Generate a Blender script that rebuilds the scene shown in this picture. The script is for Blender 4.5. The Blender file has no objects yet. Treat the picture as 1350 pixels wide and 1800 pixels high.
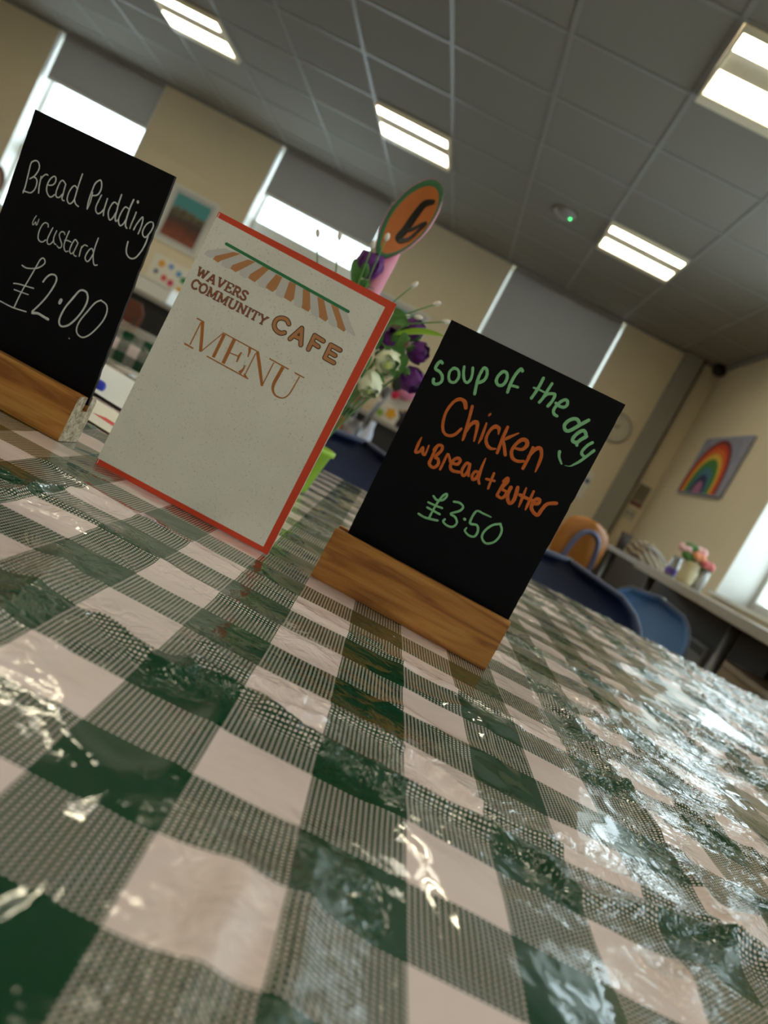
import bpy, bmesh, math, random
import numpy as np
from mathutils import Vector, Matrix
from math import sin, cos, pi, radians

S = bpy.context.scene
# ------------------------------------------------------------------ camera
def make_camera():
    yaw, pit, rol = radians(-2.69), radians(-5.70), radians(28.09)
    f = Vector((sin(yaw)*cos(pit), cos(yaw)*cos(pit), sin(pit)))
    r = Vector((cos(yaw), -sin(yaw), 0)); u = r.cross(f)
    rr = r*cos(rol)+u*sin(rol); uu = -r*sin(rol)+u*cos(rol)
    cd = bpy.data.cameras.new('camera'); co = bpy.data.objects.new('camera', cd)
    S.collection.objects.link(co)
    m = Matrix((rr, uu, -f)).transposed().to_4x4(); m.translation = Vector((0, 0, .88))
    co.matrix_world = m
    cd.sensor_fit = 'VERTICAL'; cd.sensor_height = 36.0; cd.lens = 1385.5/1800*36
    cd.clip_start = .01; cd.clip_end = 100
    cd.dof.use_dof = True; cd.dof.focus_distance = .50; cd.dof.aperture_fstop = 8.8
    S.camera = co
make_camera()
# ------------------------------------------------------------------ world, exposure
wd = bpy.data.worlds.new('world'); S.world = wd; wd.use_nodes = True
bg = wd.node_tree.nodes['Background']; bg.inputs[0].default_value = (.82, .93, 1, 1); bg.inputs[1].default_value = 2.5
S.view_settings.view_transform = 'Standard'; S.view_settings.look = 'None'
S.view_settings.gamma = 1; S.view_settings.use_curve_mapping = False
S.view_settings.exposure = 0.80
LAMP = 14.5

# ------------------------------------------------------------------ helpers
def lin(c):
    return tuple(((x/255)/12.92 if x/255 <= .04045 else ((x/255+.055)/1.055)**2.4) for x in c)
def new_mat(name):
    m = bpy.data.materials.new(name); m.use_nodes = True
    return m, m.node_tree.nodes, m.node_tree.links, m.node_tree.nodes['Principled BSDF']
def mat(name, col, rough=.5, metal=0, var=.06, scale=30, emit=None, es=0, bump=0, coat=0, trans=0, sss=0, spec=.5):
    """plain surface with a faint procedural mottling"""
    m, n, l, b = new_mat(name)
    c = lin(col)
    t = n.new('ShaderNodeTexNoise'); t.inputs['Scale'].default_value = scale; t.inputs['Detail'].default_value = 4
    tc = n.new('ShaderNodeTexCoord'); l.new(tc.outputs['Object'], t.inputs['Vector'])
    mx = n.new('ShaderNodeMix'); mx.data_type = 'RGBA'
    mx.inputs[6].default_value = (*[x*(1-var) for x in c], 1); mx.inputs[7].default_value = (*[min(1, x*(1+var)) for x in c], 1)
    l.new(t.outputs['Fac'], mx.inputs[0]); l.new(mx.outputs[2], b.inputs['Base Color'])
    b.inputs['Roughness'].default_value = rough; b.inputs['Metallic'].default_value = metal
    b.inputs['Specular IOR Level'].default_value = spec
    if coat: b.inputs['Coat Weight'].default_value = coat; b.inputs['Coat Roughness'].default_value = .05
    if trans: b.inputs['Transmission Weight'].default_value = trans
    if sss:
        b.inputs['Subsurface Weight'].default_value = sss; b.inputs['Subsurface Scale'].default_value = .01
    if emit is not None:
        b.inputs['Emission Color'].default_value = (*lin(emit), 1); b.inputs['Emission Strength'].default_value = es
    if bump:
        bp = n.new('ShaderNodeBump'); bp.inputs['Strength'].default_value = bump; bp.inputs['Distance'].default_value = .002
        l.new(t.outputs['Fac'], bp.inputs['Height']); l.new(bp.outputs[0], b.inputs['Normal'])
    return m
def ramp(n, stops, interp='LINEAR'):
    r = n.new('ShaderNodeValToRGB'); e = r.color_ramp.elements; r.color_ramp.interpolation = interp
    e[0].position, e[0].color = stops[0][0], (*lin(stops[0][1]), 1)
    e[1].position, e[1].color = stops[1][0], (*lin(stops[1][1]), 1)
    for p, c in stops[2:]:
        k = e.new(p); k.color = (*lin(c), 1)
    return r
class MB:
    def __init__(s): s.v = []; s.f = []; s.m = []
    def add(s, v, f, mi=0):
        o = len(s.v); s.v += [tuple(p) for p in v]; s.f += [tuple(i+o for i in q) for q in f]; s.m += [mi]*len(f); return s
    def box(s, a, b, mi=0):
        x0, y0, z0 = a; x1, y1, z1 = b
        return s.add([(x0,y0,z0),(x1,y0,z0),(x1,y1,z0),(x0,y1,z0),(x0,y0,z1),(x1,y0,z1),(x1,y1,z1),(x0,y1,z1)],
            [(0,3,2,1),(4,5,6,7),(0,1,5,4),(1,2,6,5),(2,3,7,6),(3,0,4,7)], mi)
    def tube(s, pts, r, n=10, mi=0, caps=True):
        P = [Vector(p) for p in pts]; rs = r if isinstance(r, (list, tuple)) else [r]*len(P)
        V = []; F = []; up = None
        for i, p in enumerate(P):
            t = (P[min(i+1, len(P)-1)]-P[max(i-1, 0)]).normalized()
            if up is None: up = t.orthogonal().normalized()
            up = (up-t*up.dot(t)); up = up.normalized() if up.length > 1e-6 else t.orthogonal().normalized()
            w = t.cross(up)
            for k in range(n):
                a = 2*pi*k/n; V.append(p+(up*cos(a)+w*sin(a))*rs[i])
        for i in range(len(P)-1):
            for k in range(n):
                k2 = (k+1) % n; F.append((i*n+k, i*n+k2, (i+1)*n+k2, (i+1)*n+k))
        if caps: F.append(tuple(range(n-1, -1, -1))); F.append(tuple((len(P)-1)*n+k for k in range(n)))
        return s.add(V, F, mi)
    def lathe(s, prof, n=28, c=(0, 0, 0), mi=0):
        V = []; F = []
        for r, z in prof:
            for k in range(n):
                a = 2*pi*k/n; V.append((c[0]+r*cos(a), c[1]+r*sin(a), c[2]+z))
        for i in range(len(prof)-1):
            for k in range(n):
                k2 = (k+1) % n; F.append((i*n+k, i*n+k2, (i+1)*n+k2, (i+1)*n+k))
        return s.add(V, F, mi)
    def ball(s, c, r, sc=(1, 1, 1), n=14, mi=0):
        V = []; F = []; m = n//2+1
        for i in range(m+1):
            th = pi*i/m
            for k in range(n):
                a = 2*pi*k/n
                V.append((c[0]+r*sc[0]*sin(th)*cos(a), c[1]+r*sc[1]*sin(th)*sin(a), c[2]+r*sc[2]*cos(th)))
        for i in range(m):
            for k in range(n):
                k2 = (k+1) % n; F.append((i*n+k, (i+1)*n+k, (i+1)*n+k2, i*n+k2))
        return s.add(V, F, mi)
    def prism(s, poly, h0, h1, frame=None, mi=0):
        """polygon in (u,v) extruded along the third axis; frame maps (u,v,w) to 3-D"""
        fr = frame or (lambda u, v, w: (u, v, w)); n = len(poly)
        V = [fr(u, v, h0) for u, v in poly]+[fr(u, v, h1) for u, v in poly]
        F = [tuple(range(n-1, -1, -1)), tuple(range(n, 2*n))]+[(i, (i+1) % n, n+(i+1) % n, n+i) for i in range(n)]
        return s.add(V, F, mi)
    def build(s, name, mats, parent=None, smooth=False, bevel=0, loc=None, seg=2):
        me = bpy.data.meshes.new(name); me.from_pydata(s.v, [], s.f)
        for m in (mats if isinstance(mats, (list, tuple)) else [mats]): me.materials.append(m)
        if any(s.m): me.polygons.foreach_set('material_index', s.m)
        bm = bmesh.new(); bm.from_mesh(me); bmesh.ops.recalc_face_normals(bm, faces=bm.faces)
        if bevel:
            es = [e for e in bm.edges if len(e.link_faces) == 2 and e.calc_face_angle() > .6]
            bmesh.ops.bevel(bm, geom=es, offset=bevel, segments=seg, affect='EDGES', profile=.5)
        bm.to_mesh(me); bm.free()
        if smooth: me.shade_smooth()
        o = bpy.data.objects.new(name, me); S.collection.objects.link(o)
        if parent: o.parent = parent
        if loc: o.location = loc
        return o
def tag(o, label=None, cat=None, group=None, kind=None):
    if label: o['label'] = label
    if cat: o['category'] = cat
    if group: o['group'] = group
    if kind: o['kind'] = kind
    return o
def empty(name, loc=(0, 0, 0), rz=0, label=None, cat=None, group=None):
    o = bpy.data.objects.new(name, None); S.collection.objects.link(o); o.empty_display_size = .05
    o.location = loc; o.rotation_euler = (0, 0, rz)
    return tag(o, label, cat, group)
def copy_tree(o, parent=None, top=True):
    c = o.copy(); S.collection.objects.link(c)
    if parent: c.parent = parent
    for ch in list(o.children): copy_tree(ch, c, False)
    return c
def struct(o): o['kind'] = 'structure'; return o
def bbox(name, a, b, m, parent=None, bevel=0):
    return MB().box(a, b).build(name, m, parent, bevel=bevel)
def spline(pts, k=4):
    P = [np.array(p, float) for p in pts]
    if len(P) < 3: return P
    out = []
    for i in range(len(P)-1):
        p0 = P[max(i-1, 0)]; p1 = P[i]; p2 = P[i+1]; p3 = P[min(i+2, len(P)-1)]
        for j in range(k):
            t = j/k
            out.append(.5*((2*p1)+(-p0+p2)*t+(2*p0-5*p1+4*p2-p3)*t*t+(-p0+3*p1-3*p2+p3)*t**3))
    out.append(P[-1]); return out
def ribbon(mb, pts, w, fr, h=.0004, smooth=True, cap=True, mi=0, base=.0001, rough=0, lift=0):
    """painted or printed stroke: a shallow domed ribbon with round ends. pts in metres, w full width(s)"""
    ws = list(w) if isinstance(w, (list, tuple)) else [w, w]
    P = spline(pts) if smooth and len(pts) > 2 else [np.array(p, float) for p in pts]
    n = len(P); W = [float(np.interp(i/(n-1), np.linspace(0, 1, len(ws)), ws)) for i in range(n)]
    if rough: W = [a*(1+random.uniform(-rough, rough)) for a in W]
    if cap:
        t0 = P[0]-P[1]; t0 /= (np.linalg.norm(t0)+1e-9); t1 = P[-1]-P[-2]; t1 /= (np.linalg.norm(t1)+1e-9)
        a = [(P[0]+t0*W[0]*.5*c_, W[0]*s_) for c_, s_ in ((1, .18), (.86, .55), (.5, .87))]
        b = [(P[-1]+t1*W[-1]*.5*c_, W[-1]*s_) for c_, s_ in ((.5, .87), (.86, .55), (1, .18))]
        P = [q[0] for q in a]+P+[q[0] for q in b]; W = [q[1] for q in a]+W+[q[1] for q in b]
    V = []; F = []
    for i, p in enumerate(P):
        t = P[min(i+1, len(P)-1)]-P[max(i-1, 0)]; t = t/(np.linalg.norm(t)+1e-9); nn = np.array([-t[1], t[0]])
        a = p+nn*W[i]/2; b = p-nn*W[i]/2; hh = h*min(1, W[i]/max(W))
        V += [fr(a[0], a[1], base+lift), fr(p[0], p[1], base+lift+hh), fr(b[0], b[1], base+lift)]
    for i in range(len(P)-1):
        F += [(3*i, 3*i+1, 3*i+4, 3*i+3), (3*i+1, 3*i+2, 3*i+5, 3*i+4)]
    mb.add(V, F, mi)
def plane_frame(p):
    x, y, z, yw, t, w, h, ro = p
    ex = Vector((cos(yw)*cos(ro), sin(yw)*cos(ro), sin(ro))); n = Vector((-sin(yw), cos(yw), 0))
    up0 = ex.cross(n).normalized(); up = up0*cos(t)+n*sin(t); nf = -ex.cross(up)  # nf away from viewer -> negate
    nf = ex.cross(up); o = Vector((x, y, z+.88))
    if nf.y > 0: nf = -nf
    return o, ex, up, nf, w, h
def vnoise(x, y, seed=0):
    r = np.random.RandomState(seed); T = r.rand(256, 256)*2-1
    xi = np.floor(x).astype(int); yi = np.floor(y).astype(int); fx = x-xi; fy = y-yi
    fx = fx*fx*fx*(fx*(fx*6-15)+10); fy = fy*fy*fy*(fy*(fy*6-15)+10)
    g = lambda a, b: T[(a) % 256, (b) % 256]
    return (g(xi, yi)*(1-fx)+g(xi+1, yi)*fx)*(1-fy)+(g(xi, yi+1)*(1-fx)+g(xi+1, yi+1)*fx)*fy
def fbm(x, y, seed, o=3):
    s = 0; a = 1
    for i in range(o): s = s+a*vnoise(x, y, seed+i); x, y = (x*.8-y*.6)*2.03+7.1, (x*.6+y*.8)*2.03+3.3; a *= .5
    return s

# traced strokes, millimetres in each board's own plane
FR={'menu': [-0.16396, 0.58, -0.1297, 0.02287, 0.01829, 0.1485, 0.21, 0.0056], 'b2': [0.02468, 0.609, -0.09012, -0.03, -0.09039, 0.14163, 0.1832, 0.02347], 'b1': [-0.33287, 0.6, -0.09156, 0.0, -0.11137, 0.11826, 0.17813, 0.03429]}
D_bread_pudding=[[1.0,[(-47.09,118.93),(-47.06,123.9),(-47.82,132.14),(-48.64,141.15),(-47.37,143.4),(-45.48,144.64),(-43.17,144.16),(-41.52,141.69),(-41.35,138.79),(-42.53,134.44),(-43.73,132.64),(-45.55,130.56)]],[1.0,[(-43.73,132.64),(-41.49,132.97),(-39.7,131.4),(-39.05,127.84),(-39.55,124.18),(-41.36,121.45),(-43.96,120.74),(-47.37,120.32)]],[1.0,[(-35.39,123.86),(-36.67,128.45),(-37.26,132.47),(-37.78,135.66)]],[1.0,[(-37.22,134.2),(-36.3,136.73),(-34.69,138.71),(-33.07,138.78)]],[1.0,[(-30.8,132.3),(-28.23,133.0),(-26.49,134.62),(-25.79,137.06),(-26.43,139.33),(-27.94,140.17),(-29.47,138.65),(-30.72,135.76),(-31.07,131.76),(-30.2,128.28),(-28.4,126.07),(-26.06,124.95),(-24.51,125.84),(-23.19,127.93)]],[1.0,[(-17.62,138.5),(-19.46,139.61),(-21.03,139.99),(-22.21,138.19),(-22.69,134.57),(-22.69,130.29),(-21.81,127.68),(-20.45,126.98),(-18.71,127.97),(-17.47,130.87)]],[1.0,[(-17.62,138.5),(-17.4,134.33),(-16.92,130.68),(-16.87,128.13),(-15.9,126.84),(-14.54,127.01)]],[1.0,[(-8.24,139.2),(-9.88,140.4),(-11.49,139.69),(-12.71,136.81),(-13.24,132.73),(-12.75,129.09),(-11.29,127.15),(-9.52,126.86),(-8.06,128.58),(-7.32,131.48)]],[1.0,[(-8.02,150.55),(-8.03,145.24),(-7.83,139.38),(-7.52,134.39),(-7.17,131.12),(-5.22,128.54),(-2.56,127.78)]],[1.06,[(4.55,129.01),(3.65,133.31),(3.27,139.07),(3.38,143.54),(3.79,148.62),(6.63,152.3),(8.88,149.38),(9.47,145.23),(8.25,141.5),(4.96,139.57)]],[0.86,[(4.55,129.01),(5.04,133.93),(4.59,139.15),(4.05,141.87)]],[1.06,[(11.32,142.61),(10.76,137.93),(10.43,133.34),(11.51,130.35),(13.66,129.32),(15.63,131.18),(16.86,134.2)]],[1.06,[(16.61,142.23),(16.83,137.65),(17.2,133.36),(18.09,129.79)]],[1.06,[(25.54,141.49),(22.81,142.26),(21.19,139.57),(20.75,133.95),(22.68,129.85),(24.33,129.09),(25.72,131.69),(26.37,135.45)]],[1.2,[(25.81,149.47),(25.95,143.15),(26.61,137.53),(27.16,132.83),(28.58,129.99),(29.7,131.23)]],[1.06,[(34.33,142.42),(32.08,142.66),(30.85,140.39),(30.09,135.61),(30.3,131.74),(31.96,129.0),(33.67,128.78),(35.05,131.38),(35.57,134.08)]],[1.25,[(35.82,149.95),(35.36,143.86),(35.57,138.04),(35.97,133.77),(36.88,130.2),(38.48,128.93)]],[1.06,[(41.05,142.44),(40.99,137.98),(40.71,133.4),(40.85,129.74)]],[2.01,[(39.37,150.05),(39.58,149.55)]],[1.06,[(43.94,130.12),(44.53,134.6),(45.89,139.16),(47.11,141.43),(48.17,138.2),(48.47,132.89),(48.25,128.82)]],[1.06,[(57.1,138.71),(55.92,140.91),(53.48,140.32),(51.53,137.22),(50.81,132.44),(52.02,129.51),(54.45,128.85),(55.94,131.76),(57.0,135.7),(57.15,139.23)]],[1.15,[(55.89,131.24),(56.31,126.95),(55.94,121.29),(54.49,115.62),(52.41,111.41),(49.2,109.96),(45.95,111.26),(44.01,114.42),(43.09,120.27)]]]
D_custard=[[0.63,[(-31.2,107.73),(-32.05,104.54),(-32.15,101.44),(-31.34,100.39),(-30.53,101.93),(-30.03,103.33),(-29.04,101.41),(-28.39,102.41),(-28.38,106.41)]],[0.9,[(-19.48,104.03),(-20.18,105.83),(-22.57,106.03),(-24.28,103.77),(-25.09,99.17),(-24.64,94.65),(-23.12,92.02),(-20.15,91.69),(-17.83,94.39)]],[0.9,[(-15.74,104.99),(-16.39,100.7),(-16.82,95.79),(-15.95,92.86),(-14.02,92.54),(-12.51,94.64),(-11.89,97.05)]],[0.9,[(-12.12,104.26),(-12.54,100.06),(-12.11,96.95),(-10.51,94.83),(-9.18,94.71)]],[0.9,[(-4.98,104.39),(-6.26,105.7),(-8.35,105.14),(-9.13,102.53),(-7.22,99.61),(-4.87,96.88),(-4.53,94.67),(-5.83,93.38),(-7.91,94.1)]],[0.9,[(-2.77,108.19),(-3.04,103.37),(-3.06,98.17),(-2.02,94.85),(-0.06,93.13),(1.61,94.12)]],[0.9,[(-3.63,100.28),(-1.44,101.26),(1.35,101.33)]],[0.9,[(6.9,102.88),(4.21,104.5),(3.02,102.32),(2.41,97.32),(3.08,94.31),(4.95,93.49),(6.14,95.68)]],[0.9,[(6.9,102.88),(6.5,98.69),(6.24,94.78),(7.61,93.26),(9.08,93.45)]],[0.9,[(11.26,94.44),(10.78,98.25),(10.6,101.95)]],[0.9,[(10.64,100.55),(12.16,103.83),(14.65,104.0)]],[0.98,[(20.5,102.15),(18.54,103.86),(16.71,101.39),(15.91,96.3),(17.09,93.98),(19.01,93.67),(20.25,96.36),(20.87,99.95)]],[0.98,[(20.52,112.98),(20.53,105.94),(21.14,100.55),(23.06,95.73),(24.97,93.51),(26.92,94.4)]]]
D_two_pounds=[[0.96,[(-28.98,68.82),(-24.55,68.56),(-17.52,71.61),(-13.76,75.37),(-12.45,78.7),(-14.47,81.07),(-16.71,79.17),(-17.97,72.78),(-19.91,62.25),(-22.47,49.28),(-23.87,36.04)]],[0.96,[(-47.77,36.28),(-36.36,36.12),(-30.24,35.91),(-23.87,36.04),(-13.54,37.64)]],[0.96,[(-30.42,53.44),(-26.04,54.75),(-20.39,55.66),(-14.07,56.75)]],[0.83,[(-28.45,49.19),(-22.65,49.76),(-16.54,50.47)]],[1.28,[(-8.72,64.59),(-7.45,68.62),(-5.08,72.11),(-1.45,73.27),(0.71,70.96),(0.51,65.35),(-1.82,55.97),(-5.26,47.42),(-8.86,40.15)]],[1.92,[(-8.4,38.96),(-4.14,40.58),(0.49,40.26),(5.11,39.94)]],[2.43,[(9.71,57.93),(9.38,55.55)]],[1.41,[(23.65,72.49),(20.75,70.47),(17.8,62.9),(14.67,53.82),(13.65,44.95),(14.95,40.64),(17.87,39.89),(22.47,43.43),(26.67,51.69),(29.14,60.49),(29.32,67.5),(26.84,71.88),(23.34,72.35)]],[1.15,[(39.53,71.51),(35.87,67.75),(32.58,59.3),(29.49,50.2),(29.08,43.7),(31.35,39.83),(36.07,39.22),(40.4,43.35),(44.15,50.71),(46.8,58.92),(46.93,65.93),(44.44,70.31),(39.22,71.36)]],[0.9,[(26.2,33.9),(26.55,33.78)]]]
D_soup_of=[[2.3,[(-62.92,151.98),(-64.45,152.49),(-65.61,150.38),(-65.65,146.01),(-61.82,145.37),(-58.52,143.24),(-57.26,139.48),(-59.2,136.35),(-61.77,135.73),(-63.04,136.99),(-63.41,138.37)]],[2.07,[(-52.86,152.8),(-54.91,149.33),(-53.92,144.84),(-51.38,142.33),(-48.06,143.32),(-47.03,147.55),(-48.55,151.17),(-50.96,152.79),(-53.75,152.06)]],[2.07,[(-46.88,156.61),(-45.24,152.14),(-42.46,147.91),(-39.79,147.02),(-38.4,149.88),(-38.91,153.97),(-40.78,158.63)]],[2.3,[(-30.81,142.06),(-32.57,148.36),(-33.85,155.18),(-33.48,161.84),(-31.09,162.07),(-29.06,158.73),(-29.05,154.41),(-31.69,150.96)]],[2.3,[(-19.78,165.68),(-21.27,161.27),(-20.59,157.28),(-17.71,155.59),(-14.96,157.54),(-14.49,162.09),(-16.02,165.66),(-18.28,166.41),(-20.16,165.19)]],[2.3,[(-9.65,153.94),(-10.47,160.96),(-10.28,167.82),(-8.71,173.18),(-6.98,172.48)]],[1.96,[(-10.7,158.99),(-7.45,159.96),(-4.58,160.43)]],[2.24,[(9.14,174.54),(9.23,168.86),(8.75,162.4),(8.04,157.74)]],[1.52,[(6.09,165.18),(9.96,165.63),(14.8,165.59)]],[2.24,[(16.59,173.63),(16.01,167.86),(15.55,161.41),(14.64,157.6)]],[2.24,[(15.53,162.36),(17.6,165.76),(21.42,167.63),(22.6,166.3),(22.5,161.93),(21.51,157.85)]],[2.24,[(25.68,162.29),(28.49,161.52),(32.05,162.06),(33.63,164.52),(32.41,167.27),(30.29,167.19),(28.05,164.18),(26.78,160.2),(26.66,156.77),(28.25,154.67),(30.87,154.27)]],[2.6,[(47.86,156.65),(45.51,158.37),(42.83,158.01),(40.01,155.17),(38.76,151.17),(40.18,148.49),(42.9,147.91),(45.34,150.57),(48.47,155.51),(52.62,161.65)]],[2.6,[(56.3,150.71),(54.7,152.81),(52.2,153.01),(49.62,148.83),(48.78,144.53),(50.37,142.9),(52.85,143.65),(54.49,146.9),(56.88,150.51)]],[2.24,[(53.68,141.64),(52.85,143.65)]],[2.24,[(62.8,148.39),(60.7,145.15),(59.13,139.99),(59.98,137.49),(62.31,136.72)]],[[2.24,2.24,2.01,1.52,0.63,0.27],[(66.51,143.7),(64.0,138.06),(61.3,132.3),(58.34,127.86),(56.19,125.55),(52.83,124.58)]],[[2.42,1.97,1.34],[(44.75,131.79),(46.32,128.18),(50.11,124.68)]]]
D_chicken=[[[2.81,3.07,2.56,2.3,2.3,2.3,2.3,2.3,2.3,1.92],[(-32.16,130.12),(-34.83,133.69),(-39.13,133.82),(-42.48,129.25),(-43.91,120.84),(-42.38,112.43),(-39.25,106.92),(-34.79,105.59),(-30.52,108.42),(-27.98,114.64)]],[[2.17,2.3,2.43,2.43,1.53],[(-28.19,133.12),(-26.61,125.86),(-25.16,118.15),(-23.71,111.11),(-23.26,107.44)]],[[1.92,2.56,3.2,2.81,1.28],[(-23.72,114.64),(-23.19,120.54),(-20.38,124.03),(-18.1,121.65),(-15.34,110.69)]],[[1.28,2.17,2.17,1.02],[(-13.03,126.62),(-12.16,120.39),(-11.55,115.06),(-11.51,110.84)]],[[1.15,1.92,1.15],[(-13.4,134.47),(-13.73,133.47),(-14.09,132.39)]],[[1.02,2.94,3.2,2.17,2.3,2.56,2.3,1.41],[(-1.34,123.31),(-3.08,127.36),(-6.17,127.22),(-8.24,123.04),(-8.17,116.74),(-5.31,112.53),(-1.48,111.26),(1.52,112.56)]],[2.3,[(2.35,131.1),(2.75,122.19),(4.17,110.56)]],[[1.02,2.3,1.92],[(11.65,130.69),(6.92,124.97),(3.33,120.37)]],[2.43,[(4.04,120.37),(7.04,116.59),(10.21,111.83)]],[[1.92,2.3,2.94,3.2,2.94,2.3,2.56,2.56,2.3,1.92],[(14.58,119.67),(19.45,121.06),(21.2,125.09),(19.6,128.15),(16.12,127.46),(13.42,121.9),(13.23,116.17),(16.39,112.11),(20.75,111.83),(24.63,113.79)]],[2.3,[(26.07,125.78),(26.65,117.98),(26.56,108.75)]],[[2.3,2.81,2.94,2.56,2.56,1.02],[(26.36,118.54),(27.9,124.94),(30.9,127.85),(34.16,123.88),(35.3,118.12),(35.92,110.66)]]]
D_bread_butter=[[[1.04,2.24,2.24,2.07,2.24,2.24,2.07,1.21],[(-52.01,95.35),(-52.04,89.55),(-51.32,83.61),(-48.75,84.9),(-47.72,89.29),(-46.02,85.3),(-43.89,84.92),(-44.26,92.47)]],[2.24,[(-38.06,80.09),(-38.45,87.65),(-38.45,94.42)]],[2.42,[(-39.23,91.13),(-38.06,95.58),(-35.17,96.55),(-34.0,93.27),(-36.12,86.89),(-33.41,86.32),(-31.66,82.83),(-33.59,78.94),(-37.28,79.51),(-38.45,81.83)]],[1.9,[(-28.51,80.05),(-28.57,86.33),(-28.59,93.09),(-26.08,90.98),(-23.9,88.21)]],[2.42,[(-22.4,88.48),(-18.55,89.46),(-17.8,92.74),(-19.84,93.93),(-22.41,91.38),(-22.73,85.89),(-19.86,83.46),(-14.66,84.65)]],[2.24,[(-10.11,93.72),(-12.72,93.18),(-13.53,88.13),(-12.5,84.77),(-10.03,84.08),(-9.3,89.3),(-10.11,93.72),(-8.49,88.26),(-7.11,85.56)]],[2.24,[(-1.64,91.25),(-4.13,90.47),(-4.67,86.81),(-2.91,84.31),(-1.39,86.05),(-1.07,91.06)]],[[1.04,2.07,2.42,2.07,1.9],[(-1.55,102.86),(-1.12,95.86),(-0.13,89.6),(0.91,86.25),(2.82,83.83)]],[1.9,[(9.17,95.77),(9.68,89.75),(10.46,83.55)]],[1.9,[(6.05,89.35),(12.03,90.75)]],[2.24,[(19.67,97.25),(18.85,89.58),(18.64,82.19)]],[2.24,[(18.21,93.61),(19.82,97.32),(21.2,94.65),(19.64,88.05),(23.51,87.6),(24.29,84.61),(22.55,81.48),(18.99,81.89)]],[2.76,[(25.29,91.9),(25.55,86.23),(28.59,81.47),(31.03,81.75),(31.5,86.36),(29.8,94.21)]],[[1.21,2.42,2.07,1.04],[(35.63,96.71),(36.36,89.83),(36.85,85.23),(37.32,81.58)]],[[1.9,2.24,2.24,1.21],[(41.69,96.91),(42.03,90.81),(42.35,85.64),(42.67,81.91)]],[2.59,[(33.89,90.02),(37.69,90.03),(45.07,90.43)]],[2.76,[(45.5,88.71),(48.86,90.45),(48.64,93.04),(46.52,93.11),(45.1,89.48),(45.97,85.07),(49.64,82.59),(52.71,82.72),(53.3,87.4),(55.02,93.14),(60.68,96.73)]]]
D_three_fifty=[[1.73,[(-23.81,59.43),(-20.1,57.89),(-16.22,59.88),(-14.69,63.62),(-15.68,65.57),(-17.6,62.62),(-18.91,55.53),(-19.26,48.42),(-19.22,42.47)]],[1.73,[(-27.84,41.99),(-21.76,41.65),(-12.59,43.93)]],[1.73,[(-25.14,53.31),(-18.9,53.56),(-13.84,54.19)]],[1.73,[(-24.15,49.37),(-18.68,49.22),(-13.22,49.07)]],[1.73,[(-7.89,62.69),(-3.65,63.89),(0.05,62.35),(-0.87,58.42),(-6.06,53.27),(-1.77,52.52),(1.37,49.19),(0.06,45.03),(-4.21,43.81),(-8.31,45.15),(-8.1,47.25)]],[2.24,[(5.22,54.46),(5.57,54.35)]],[[1.04,1.55,1.73,1.9,1.9,1.9,1.73,1.73,1.55,1.21],[(22.37,65.04),(16.22,64.8),(10.38,63.94),(10.22,53.8),(15.62,54.62),(18.39,51.11),(18.09,45.99),(13.85,44.76),(9.56,46.5),(9.71,49.07)]],[1.73,[(31.23,63.73),(26.31,60.19),(22.97,53.51),(23.47,47.81),(28.15,45.29),(33.09,48.88),(34.88,54.78),(33.99,60.24),(30.77,63.69)]]]
D_menu_word=[[0.97,[(-53.87,133.17),(-47.62,133.03)]],[0.97,[(-49.56,131.79),(-49.6,122.55),(-49.64,113.29)]],[[1.5,1.07],[(-53.83,112.23),(-46.1,111.92)]],[2.49,[(-48.64,132.84),(-44.46,123.1),(-40.2,112.52)]],[0.75,[(-40.1,112.32),(-31.04,132.5)]],[2.49,[(-29.96,132.06),(-29.71,113.05)]],[0.97,[(-34.58,111.63),(1.12,111.05)]],[0.86,[(-31.38,132.66),(-0.67,132.22)]],[2.75,[(-21.47,132.23),(-21.07,112.46)]],[0.86,[(-20.02,121.83),(-13.46,122.44)]],[[1.07,1.89,1.07],[(-12.38,126.18),(-12.85,122.58),(-12.27,118.1)]],[[2.23,1.72,0.86],[(-8.29,132.07),(-7.2,129.28),(-6.51,125.27)]],[[0.86,1.55,2.92],[(-5.52,118.98),(-5.58,115.41),(-6.76,111.86)]],[[0.86,2.06],[(-3.54,113.1),(-0.82,111.14)]],[0.86,[(-2.56,130.41),(-2.48,112.39)]],[[2.41,2.58,2.06],[(-1.85,132.03),(4.92,122.52),(12.69,111.23)]],[0.86,[(12.59,110.93),(12.67,130.73)]],[0.97,[(8.3,131.74),(24.91,131.35)]],[[2.58,2.66,2.58,1.89,1.29,0.97,0.97,0.97,0.97],[(20.28,130.88),(19.98,123.17),(19.85,116.8),(21.4,112.13),(25.31,109.52),(30.46,110.34),(33.24,114.06),(34.04,119.95),(34.51,130.27)]],[0.97,[(30.11,131.19),(38.18,131.09)]]]
D_cafe_fill=[[2.49,[(9.65,160.95),(6.8,162.86),(2.64,162.18),(0.07,159.41),(0.29,155.37),(3.04,152.62),(7.05,152.07),(9.68,153.68)]],[2.49,[(15.49,151.72),(19.75,162.49)]],[2.49,[(19.75,162.49),(24.65,151.48)]],[2.49,[(17.47,155.08),(22.42,155.28)]],[2.49,[(31.18,151.2),(30.79,162.19)]],[2.49,[(30.79,162.19),(38.26,161.6)]],[2.49,[(31.14,156.91),(36.83,156.19)]],[2.49,[(44.66,161.52),(52.43,161.36)]],[2.49,[(44.66,161.52),(44.96,151.26)]],[2.49,[(44.96,151.26),(52.53,151.0)]],[2.49,[(44.92,156.45),(50.91,156.15)]]]
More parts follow.
